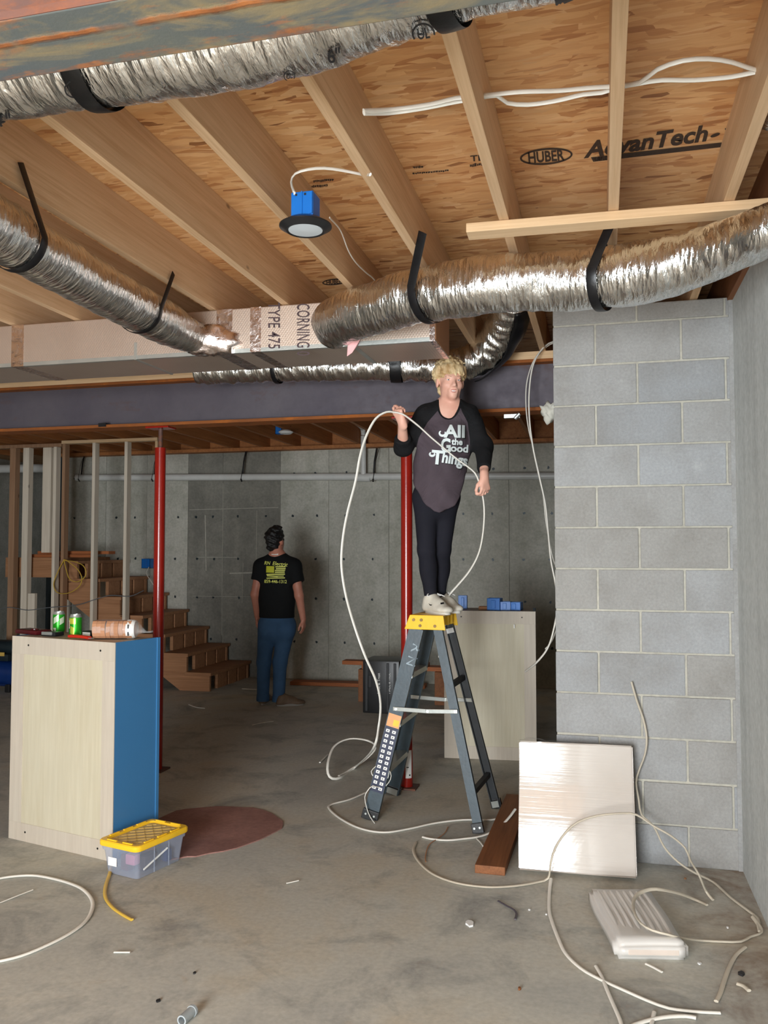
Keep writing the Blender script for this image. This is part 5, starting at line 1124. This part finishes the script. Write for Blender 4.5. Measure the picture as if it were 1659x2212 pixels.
sh['label'] = 'charcoal shirt with black raglan sleeves'
bsh = bvh_of(sh)
def print_on(txt, w_, h_, cx, cy, ang, bv, par, mats, off=.03, shear=0.0, maxl=6, lift=.0025):
    V, F = text_geo(txt, shear, off)
    if 'shadow' in mats: P, F2 = sub(fit(V, w_*1.02, h_*1.02, cx+1.6, cy+1.9, ang), F, maxl); decal('lettering_shadow', P, F2, M['print_shadow'], par, bv, lift)
    P, F2 = sub(fit(V, w_, h_, cx, cy, ang), F, maxl); decal('printed_lettering', P, F2, M[mats[0]], par, bv, lift+.0012)
def swash(cx, cy, r, bv):
    m = crom([Vector((cx+r*math.cos(a), cy+r*.8*math.sin(a), 0)) for a in np.linspace(-.6, 4.2, 14)], .8); L = []
    V = []; 
    for i, p in enumerate(m):
        t = (m[min(i+1, len(m)-1)]-m[max(i-1, 0)]).normalized(); w2 = 1.1+1.3*math.sin(PI*i/(len(m)-1)); V += [(p.x-t.y*w2, p.y+t.x*w2), (p.x+t.y*w2, p.y-t.x*w2)]
    F = [(2*i, 2*i+2, 2*i+3, 2*i+1) for i in range(len(m)-1)]; decal('printed_swash', np.array(V), F, M['print_white'], sh, bv, .0037)
for tx, w_, h_, cx, cy, ang in (('All', 44, 27, 981, 932, 1), ('the', 23, 14, 987, 954, 3), ('G', 22, 32, 963, 962, 0), ('ood', 37, 17, 992, 968, 4), ('T', 26, 31, 945, 988, 6), ('hings', 54, 32, 982, 995, 9)):
    print_on(tx, w_, h_, cx, cy, ang, bsh, sh, ('print_white', 'shadow'), .035)
swash(956, 936, 6.5, bsh); swash(934, 981, 5, bsh)
# shoes
def shoe(heel, d, L, side, name, mats, lab=None, w_=.045, swoosh=True):
    d = np.array(d, float); d /= np.linalg.norm(d); a = np.array((-d[1], d[0], 0)); z = np.array((0, 0, 1.)); h = np.array(heel, float)
    P = lambda u, v, t: h+d*u*L+a*v+z*t
    t_ = Field(h-np.array((.32, .32, .01)), h+np.array((.32, .32, .16)), .0055)
    t_.cone(P(.14, 0, .026), P(.80, .004*side, .026), w_*.76, w_, .02, (z, .55)); t_.cone(P(.80, 0, .028), P(.92, 0, .028), w_*.9, w_*.72, .02, (z, .6))
    t_.cone(P(.14, 0, .05), P(.20, 0, .085), .037, .036, .03); t_.cone(P(.22, 0, .07), P(.60, 0, .048), .038, .036, .04); t_.cone(P(.28, 0, .09), P(.55, 0, .062), .026, .026, .03)
    t_.D = np.maximum(t_.D, (h[2]+.014-np.stack(np.meshgrid(*t_.ax, indexing='ij'), -1)[..., 2])).astype(np.float32)
    t_.ell(P(.17, 0, .125), (.027, .027, .035), None, .01, 'sub')
    o, V, F = t_.build(name, M[mats[0]], wo if par_is_w[0] else mn, 1)
    if lab: o['label'] = lab
    sol = [];  n = 26
    for k in range(n):
        s = 2*PI*k/n; u = .5-.5*math.cos(s); ww = w_*(1.02*(math.sin(PI*min(1, max(0, u)))**.42)*(.80+.25*u)); sol.append((u, math.copysign(ww, math.sin(s)) if abs(math.sin(s)) > 1e-6 else 0))
    vs = [tuple(P(u, v, .0)) for u, v in sol]+[tuple(P(u*1.0, v*1.04, .016)) for u, v in sol]+[tuple(P(u, v*.98, .030)) for u, v in sol]
    m = MB(); m.add(vs, [tuple(range(n))[::-1], tuple(range(2*n, 3*n))]+[(j*n+i, j*n+(i+1) % n, (j+1)*n+(i+1) % n, (j+1)*n+i) for j in (0, 1) for i in range(n)]); m.build('sole', M[mats[1]], o, True, True, .7)
    return o, P
par_is_w = [True]
hz = 1.178
hn = np.array(ay(921, 1320, 5.085)); hn[2] = hz; hf = np.array(ay(944, 1318, 5.235)); hf[2] = hz; dsh = np.array((.72, -.69, 0))
for k, (hh, side, lb) in enumerate(((hn, 1, 'worn white trainer nearest the camera'), (hf, -1, 'worn white trainer further from the camera'))):
    o, P = shoe(hh, dsh, .228, side, 'shoe', ('sneaker', 'sole_white'), lb)
    for u in (.36, .44, .52): MB().tube(crom([P(u-.02, -.024, .083-.09*(u-.36)), P(u, 0, .104-.12*(u-.36)), P(u+.02, .024, .083-.09*(u-.36))], .01), .0035, .003, 8).build('lace', M['label_white'], o, True, True)
    for s in (-1, 1): MB().tube(crom([P(.33, 0, .108), P(.30, s*.03, .118), P(.36, s*.05, .105), P(.34, s*.012, .108)], .008), .0032, .0032, 8).build('lace', M['label_white'], o, True, True)
    MB().tube(crom([P(.33, 0, .108), P(.40, .035, .112), P(.47, .06, .10)], .01), .003, .003, 8).build('lace', M['label_white'], o, True, True)
    bs = bvh_of(o)
    if k == 0:
        decal('side_mark', np.array([(926.5, 1303.5), (931, 1306.5), (934, 1305.5), (932.5, 1308.5), (929.5, 1308)]), [(0, 1, 2, 3, 4)], M['ink'], o, bs, .003); V, F = rect2d(7, 4); decal('tongue_mark', fit(V, 7, 4, 955, 1304, -10), F, M['ink'], o, bs, .003)
for aa, hh in ((a0, hn), (a1, hf)):
    MB().tube(crom([aa+np.array((0, 0, .012)), aa*.5+(hh+dsh*.045+np.array((0, 0, .11)))*.5, hh+dsh*.045+np.array((0, 0, .085))], .01), .036, .036, 16).build('sock', M['sock'], wo, True, True)
# --------------------------------------------- man by the back wall
MY = 8.17
def Q_(x, y, dy=0.0): return np.array(ay(x, y, MY+dy))
mr = Vector(tuple(Q_(590, 1520))); mr.z = 0; mn = thing('person', 'man in black tee and jeans facing the back wall, seen from behind', 'person', tuple(mr))
mf = np.array((.28, .93, .22)); mf /= np.linalg.norm(mf); mz = np.array((0, -.2, 1.)); mz -= mf*(mz@mf); mz /= np.linalg.norm(mz); mx = np.cross(mf, mz); RM = np.stack((mx, mf, mz)); MC = Q_(596, 1167, .0)
def K(x, f_, z): return MC+x*mx+f_*mf+z*mz
f = Field((-3.62, 7.80, .02), (-2.72, 8.55, 1.84), .0075)
f.ell(K(0, -.012, .025), (.078, .098, .092), RM); f.ell(K(0, .03, -.035), (.06, .065, .088), RM, .03); f.cone(K(0, .095, .0), K(0, .115, -.035), .009, .013, .015); f.ell(K(0, .07, -.10), (.024, .022, .02), RM, .03)
for s in (-1, 1): f.ell(K(s*.080, -.005, -.012), (.010, .021, .033), RM, .008); f.ell(K(s*.03, .1, 0), (.018, .018, .011), RM, .01, 'sub')
f.ell(K(0, .094, -.07), (.024, .008, .008), RM, .008)
mb_ = Q_(599, 1196, .0); f.cone(K(0, -.02, -.06), mb_, .060, .066, .03)
mL, mR = Q_(564, 1223), Q_(635, 1223); bk_ = np.array((0, 1., 0))
for S_ in (mL, mR): f.cone(mb_-np.array((0, 0, .03)), S_, .06, .06, .05)
U1, U2, U3 = Q_(599, 1235), Q_(598, 1290), Q_(598, 1345); f.cone(U1, U2, .165, .158, .05, (bk_, .62)); f.cone(U2, U3, .158, .155, .05, (bk_, .66))
eL, eR = Q_(551, 1284, -.04), Q_(646, 1287, -.03); wL, wR = Q_(556, 1332, .06), Q_(655, 1338, .03)
for S_, e, w__ in ((mL, eL, wL), (mR, eR, wR)): f.cone(S_, e, .056, .044, .03); f.cone(e, w__, .045, .030, .02)
hand(f, wL, (.05, .10, -1), (.1, 1, 0), (1, -.1, 0), ((.3, .4, .3),)*4, ((.7, -.6, .3), (.9, -.3, .3), (.95, -.1, .2)), 1.0, .1, .028); hand(f, wR, (.06, .05, -1), (.1, 1, 0), (-1, .1, 0), ((.3, .4, .3),)*4, ((.7, -.6, .3), (.9, -.3, .3), (.95, -.1, .2)), 1.0, .1, .028)
g0, g1 = Q_(578, 1350), Q_(619, 1350); n0, n1 = Q_(570, 1430), Q_(605, 1430); o0, o1 = Q_(568, 1508), Q_(602, 1510)
for hh, kk, aa in ((g0, n0, o0), (g1, n1, o1)): f.cone(hh, kk, .088, .055, .03); f.cone(kk, aa, .055, .036, .02)
f.build('body', M['skin_tan'], mn, 1)
for s in (-1, 1):
    bm = bmesh.new(); bmesh.ops.create_uvsphere(bm, u_segments=12, v_segments=8, radius=.0125)
    for v in bm.verts: v.co += Vector(K(s*.030, .076, -.002))
    MB().bm(bm).build('eye', M['eye_white'], mn, True, True)
g = Field(MC-np.array((.2, .2, .2)), MC+np.array((.2, .2, .2)), .006)
tuft2 = lambda q: .010*np.sin(46*q[..., 0]+6*np.sin(17*q[..., 2]))*np.sin(40*q[..., 1]+33*q[..., 2])+.004*np.sin(95*q[..., 0])*np.sin(80*q[..., 2])
g.ell(K(0, -.018, .040), (.092, .108, .094), RM, .02, noise=tuft2); g.ell(K(0, -.06, -.045), (.066, .05, .06), RM, .03, noise=tuft2); g.ell(K(-.085, -.03, .02), (.030, .03, .035), RM, .02, noise=tuft2); g.ell(K(.03, -.01, .115), (.055, .05, .035), RM, .02, noise=tuft2); g.ell(K(-.03, .03, .10), (.05, .06, .04), RM, .02, noise=tuft2)
g.ell(K(0, .12, -.04), (.075, .085, .085), RM, .01, 'sub')
for s in (-1, 1): g.ell(K(s*.09, .005, -.03), (.024, .035, .045), RM, .01, 'sub')
g.build('hair', M['hair_black'], mn, 0)
f = Field((-3.62, 7.80, .70), (-2.72, 8.55, 1.70), .0075)
f.cone(U1, U2, .180, .178, .05, (bk_, .66)); f.cone(U2, U3+np.array((0, 0, -.02)), .178, .186, .05, (bk_, .72), clip=below(Q_(598, 1334), (0, .0, -1.)))
for S_ in (mL, mR): f.cone(mb_-np.array((0, 0, .030)), S_, .060, .068, .05)
f.cone(mL, eL, .072, .078, .05, clip=below(Q_(551, 1253), eL-mL)); f.cone(mR, eR, .074, .088, .05, clip=below(Q_(645, 1259), (eR-mR)+np.array((.05, 0, .02))))
f.ell(Q_(600, 1183, .02), (.075, .085, .07), None, .01, 'sub')
f.D = np.maximum(f.D, (Q_(598, 1334)[2]-np.stack(np.meshgrid(*f.ax, indexing='ij'), -1)[..., 2])).astype(np.float32)
ms, _, _ = f.build('tee_shirt', M['tee_black'], mn, 1); bms = bvh_of(ms)
for tx, w_, h_, cx, cy, ang, sh_ in (('RN', 13, 7.5, 578, 1216.3, 3, .2), ('Electric', 33, 8, 605.5, 1218.4, 5, .2), ('859-446-1312', 48, 7.5, 595.5, 1256, 1, 0)): print_on(tx, w_, h_, cx, cy, ang, bms, ms, ('yellow_print',), .012, sh_)
V, F = rect2d(1, 1, 3, 3); decal('printed_canton', fit(V, 17, 14, 584, 1230, 2), F, M['yellow_block'], ms, bms, .003)
for k, (x0, x1, y, t_) in enumerate(((595, 617, 1224.5, 2.2), (596, 617, 1228.5, 2.4), (594, 616, 1232.2, 2.2), (594, 615, 1236, 2.4), (576, 615.5, 1240.5, 2.6), (577, 600, 1244.5, 2.2), (588, 613, 1244.6, 1.8), (576, 615.5, 1248.6, 2.2))):
    V, F = rect2d(1, 1, 6, 1); decal('printed_stripe', fit(V, x1-x0, t_, (x0+x1)/2, y, -1+(5 if k == 5 else 0)), F, M['yellow_print'], ms, bms, .003)
V, F = rect2d(1, 1, 3, 1); decal('collar_tag', fit(V, 14, 3, 594, 1197.5, 0), F, M['label_white'], ms, bms, .004)
f = Field((-3.62, 7.80, .03), (-2.72, 8.55, 1.05), .0075)
f.cone(Q_(598, 1322), Q_(598, 1352), .150, .165, .04, (bk_, .74))
for hh, kk, aa in ((g0, n0, o0), (g1, n1, o1)): f.cone(hh, kk, .098, .070, .04); f.cone(kk, aa, .070, .060, .03); f.cone(aa, aa-np.array((0, 0, .02)), .062, .064, .02)
for s, px in ((-1, 580), (1, 618)): f.ell(Q_(px, 1362, -.045), (.085, .09, .09), None, .05)
f.build('jeans', M['denim'], mn, 1)
for px in (581, 617): o = MB().box(Q_(px-10, 1352, -.152), Q_(px+10, 1376, -.149)); 
par_is_w = [False]
bh0 = np.array(Q_(565, 1524, -.05)); bh0[2] = 0; bh1 = np.array(Q_(597, 1530, -.06)); bh1[2] = 0
shoe(bh0, (-.05, 1, 0), .28, 1, 'boot', ('boot', 'sole_grey'), None, .050); shoe(bh1, (.86, .5, 0), .28, 1, 'boot', ('boot', 'sole_grey'), None, .050)
# ------------------------------------------------------------------ cable held by the woman
g0_ = Vector(tuple(A1+np.array((-.012, -.03, .052))))
cable('white cable looping from the raised hand down to the floor left of the ladder', [ay(905, 921, 4.78), ay(885, 905, 4.74), g0_+Vector((.02, -.006, -.008)), g0_+Vector((-.03, -.004, .004)), ay(835, 890, 4.72), ay(812, 904, 4.75), ay(792, 940, 4.8), ay(778, 985, 4.84), ay(768, 1040, 4.87), ay(750, 1110, 4.9), ay(740, 1170, 4.92), ay(738, 1225, 4.92), ay(747, 1285, 4.92), ay(765, 1350, 4.9), ay(788, 1415, 4.9), ay(812, 1470, 4.95), ay(822, 1520, 5.0), ay(818, 1570, 5.0), ay(806, 1618, 5.02), az(770, 1655, .03), az(735, 1680, .01), az(712, 1678, .03), az(708, 1650, .10), az(722, 1612, .17), az(755, 1596, .2), az(795, 1600, .2), az(812, 1615, .14), az(790, 1640, .05), az(755, 1663, .01), az(732, 1676, .008)], .0085)
g1_ = Vector(tuple(B1+np.array((.0, -.02, -.062))))
cable('white cable stretched across the shirt between her two hands', [ay(878, 900, 4.74), ay(905, 921, 4.78), ay(930, 944, 4.80), ay(955, 965, 4.80), ay(985, 990, 4.81), ay(1010, 1008, 4.83), ay(1026, 1022, 4.84), ay(1034, 1040, 4.855), ay(1037, 1056, 4.87), ay(1043, 1074, 4.88), ay(1046, 1110, 4.9), ay(1042, 1160, 4.95), ay(1032, 1200, 5.0), ay(1012, 1236, 5.06), ay(985, 1268, 5.12), ay(972, 1283, 5.14), ay(966, 1296, 5.24), ay(955, 1340, 5.30), ay(948, 1420, 5.32)], .0075)
# cables hanging beside the block wall
cable('front white cable hanging from the beam beside the block wall', [ay(1205, 736, 5.42), ay(1185, 742, 5.40), ay(1165, 762, 5.38), ay(1150, 795, 5.36), ay(1143, 850, 5.34), ay(1144, 910, 5.32), ay(1152, 970, 5.30), ay(1165, 1030, 5.28), ay(1178, 1090, 5.26), ay(1184, 1150, 5.24), ay(1190, 1210, 5.22), ay(1200, 1262, 5.2), ay(1204, 1310, 5.2), ay(1196, 1360, 5.2), ay(1183, 1400, 5.22), ay(1160, 1430, 5.26), ay(1135, 1450, 5.5)], .0085)
cable('back white cable hanging from the beam beside the block wall', [ay(1206, 738, 5.46), ay(1188, 744, 5.45), ay(1160, 768, 5.45), ay(1143, 805, 5.45), ay(1136, 850, 5.45), ay(1140, 915, 5.44), ay(1156, 985, 5.42), ay(1172, 1060, 5.4), ay(1180, 1130, 5.38), ay(1193, 1200, 5.36), ay(1206, 1240, 5.34), ay(1212, 1300, 5.34), ay(1206, 1345, 5.32), ay(1192, 1385, 5.3), ay(1178, 1402, 5.3)], .007)
# floor cables
F_ = lambda x, y, z=.007: az(x, y, z)
cable('white cable curving on the floor under the ladder', [F_(790, 1712), F_(755, 1727), F_(715, 1738), F_(712, 1748), F_(738, 1770), F_(780, 1790), F_(830, 1798), F_(885, 1790), F_(940, 1778), F_(1000, 1771), F_(1060, 1771), F_(1074, 1768)], .0085)
cable('white cable end rising past the ladder foot to the wrapped panel', [F_(913, 1808), F_(930, 1812), F_(965, 1815), F_(1000, 1812), F_(1040, 1806), az(1075, 1790, .02), az(1098, 1768, .05), az(1113, 1748, .08)], .0085)
cable('long white cable curling in front of the wrapped panel and over its face', [F_(898, 1820), F_(893, 1838), F_(905, 1862), F_(935, 1888), F_(985, 1907), F_(1050, 1916), F_(1110, 1914), F_(1160, 1906), F_(1184, 1897, .02), ay(1190, 1862, 4.10), ay(1200, 1830, 4.13), ay(1222, 1798, 4.16), ay(1248, 1776, 4.18), ay(1290, 1762, 4.19), ay(1345, 1757, 4.19), ay(1375, 1760, 4.19), ay(1410, 1783, 4.2), ay(1450, 1806, 4.2), ay(1480, 1832, 4.2), ay(1492, 1860, 4.15), F_(1510, 1890, .12), F_(1525, 1925, .03), F_(1540, 1944)], .0075, 'cable_dirty')
cable('dusty cable looping forward across the floor by the ribbed package', [F_(1190, 1898, .02), F_(1187, 1925), F_(1186, 1965), F_(1192, 1990), F_(1205, 2025), F_(1222, 2060), F_(1255, 2092), F_(1295, 2115), F_(1350, 2140), F_(1400, 2162), F_(1445, 2178), F_(1500, 2185), F_(1556, 2188)], .0075, 'cable')
cable('cable standing up the block wall beside the wrapped panel', [ay(1364, 1473, 4.49), ay(1376, 1515, 4.48), ay(1390, 1555, 4.48), ay(1397, 1595, 4.48), ay(1393, 1630, 4.48), ay(1380, 1665, 4.48), ay(1374, 1690, 4.46), ay(1380, 1730, 4.42), ay(1386, 1760, 4.40), ay(1412, 1785, 4.35), ay(1435, 1830, 4.32), ay(1465, 1862, 4.30), F_(1500, 1885, .05), F_(1540, 1905), F_(1580, 1940), F_(1620, 1970), F_(1637, 1984), F_(1638, 1998), F_(1641, 2013)], .008, 'cable_dirty')
cable('dusty cable arching over the ribbed package to the right wall', [F_(1527, 1955), F_(1505, 1945), F_(1470, 1931, .05), F_(1430, 1922, .09), F_(1405, 1921, .1), F_(1380, 1930, .1), F_(1369, 1945, .1), F_(1370, 1970, .1), F_(1385, 1995, .095), F_(1410, 2010, .09), F_(1440, 2018, .08), F_(1475, 2027, .05), F_(1520, 2032, .01), F_(1560, 2034), F_(1600, 2034), F_(1620, 2024), F_(1645, 2014), F_(1637, 1996), F_(1625, 1980)], .008, 'cable_dirty')
cable('short dusty cable offcut near the lower right corner', [F_(1610, 2046), F_(1590, 2063), F_(1575, 2090), F_(1564, 2120), F_(1556, 2145), F_(1547, 2163)], .008, 'cable_dirty')
cable('white cable offcut crossing the long cable at the bottom', [F_(1287, 2087), F_(1300, 2110), F_(1312, 2140), F_(1325, 2170), F_(1340, 2205), F_(1345, 2225)], .007)
cable('white cable end at the bottom edge under the long cable', [F_(1330, 2235), F_(1375, 2212), F_(1430, 2198), F_(1480, 2195), F_(1504, 2199)], .009)
cable('short stub of white cable crossing another at the bottom edge', [F_(1413, 2186), F_(1409, 2205), F_(1404, 2230)], .007)
cable('tiny white cable offcut by the ribbed package near end', [F_(1395, 2082), F_(1412, 2090), F_(1430, 2100)], .006)
cable('small bent cable offcut by the right wall', [F_(1592, 2125), F_(1606, 2130), F_(1618, 2140)], .009, 'cable_dirty')
cable('large white cable loop on the floor at the left edge', [F_(-60, 1925), F_(-20, 1903), F_(20, 1894), F_(70, 1891), F_(110, 1897), F_(150, 1908), F_(180, 1922), F_(199, 1945), F_(197, 1970), F_(180, 1995), F_(145, 2020), F_(95, 2045), F_(45, 2065), F_(-10, 2078), F_(-70, 2088)], .0085)
cable('straight thin white cable inside the loop at the left edge', [F_(-30, 1962), F_(10, 1946), F_(40, 1934), F_(71, 1922)], .004)
cable('short yellow cable lying in front of the tote', [F_(241, 1872), F_(236, 1890), F_(228, 1915), F_(228, 1938), F_(240, 1957), F_(256, 1970), F_(272, 1980), F_(285, 1987)], .0085, 'cable_yellow')
cable('tiny white offcut on the bare floor at lower left', [F_(246, 2057), F_(262, 2057), F_(281, 2057)], .005)
cable('thin white offcut on the floor below the red paper', [F_(619, 1908), F_(632, 1905), F_(645, 1902)], .0045)
cable('white offcut on the floor by the man left boot', [F_(523, 1488), F_(540, 1489), F_(556, 1490)], .011)
cable('curved white offcut on the floor left of the man', [F_(408, 1522), F_(424, 1528), F_(442, 1530)], .008)
cable('thin pale offcut on the floor in front of the man', [F_(545, 1566), F_(568, 1561), F_(590, 1558)], .006, 'cable_dirty')
cable('small white offcut left of the cable loop by the ladder', [F_(691, 1647), F_(700, 1638), F_(708, 1630)], .007)
cable('thin rusty wire curl on the floor behind the long cable', [F_(968, 1786), F_(960, 1800), F_(940, 1815), F_(926, 1826), F_(919, 1850), F_(920, 1862)], .003, 'kraft', 'rusty_wire', 'wire')
cable('bent dark wire on the floor left of the ribbed package', [F_(1076, 1946), F_(1095, 1957), F_(1110, 1965), F_(1116, 1974), F_(1113, 1986)], .005, 'steel_far', 'bent_wire', 'wire')
cable('small pale wire end under the ladder rear foot', [F_(1030, 1812), F_(1038, 1820), F_(1044, 1828)], .005)
def scrap(label, x, y, s, mat, seed, h=.008, nm='scrap'):
    c = az(x, y, 0); r = random.Random(seed); n = 9
    o = MB().prism([(s*r.uniform(.6, 1.1)*math.cos(2*PI*k/n), s*1.4*r.uniform(.6, 1.1)*math.sin(2*PI*k/n)) for k in range(n)], .0005, h).build(nm, M[mat]); o.location = c; return tag(o, label, 'scrap')
scrap('torn white paper scrap on the open floor right of centre', 1015, 1997, .021, 'paper', 4)
scrap('small dark chip on the floor right of the bent cable offcut', 1602, 2106, .012, 'ink', 5)
scrap('tiny brown wood chip under the paper scrap', 1122, 2138, .006, 'doug', 6)
for k, (x, y, sz, lb) in enumerate(((1480, 1899, .006, 'tan wood crumb below the block wall corner'), (1572, 2005, .006, 'pale crumb by the right wall cable'), (1511, 2082, .007, 'pale crumb in front of the ribbed package right corner'), (1143, 1966, .006, 'white crumb right of the bent wire'), (1180, 1976, .005, 'white crumb beside the long curved cable'), (420, 2103, .006, 'dark crumb on the floor at the lower left'), (342, 2163, .008, 'dark shaving on the floor at the lower left'))): scrap(lb, x, y, sz, ('kraft', 'paper', 'paper', 'paper', 'paper', 'ink', 'ink')[k], 20+k, .005)
q = az(392, 2205, .016); cs = thing('conduit_stub', 'short grey plastic conduit stub lying at the bottom edge', 'pipe', tuple(q)); d = Vector((.006, .062, .0)); V = []
m = MB(); N = 20; dn = d.normalized(); u = dn.orthogonal().normalized(); v = dn.cross(u)
rings = [(0, .012), (0, .0165), (1, .0165), (1, .012), (0, .012)]
vs = [q+d*a+r*(math.cos(2*PI*k/N)*u+math.sin(2*PI*k/N)*v) for a, r in rings[:4] for k in range(N)]
m.add([tuple(p) for p in vs], [(j*N+k, j*N+(k+1) % N, ((j+1) % 4)*N+(k+1) % N, ((j+1) % 4)*N+k) for j in range(4) for k in range(N)]); m.build('tube', M['grey_pvc'], cs, True, True, .6)
MB().cyl(q+d*.95, q+d*1.12, .019, 18).build('collar', M['grey_pvc'], cs, True, True, .6)
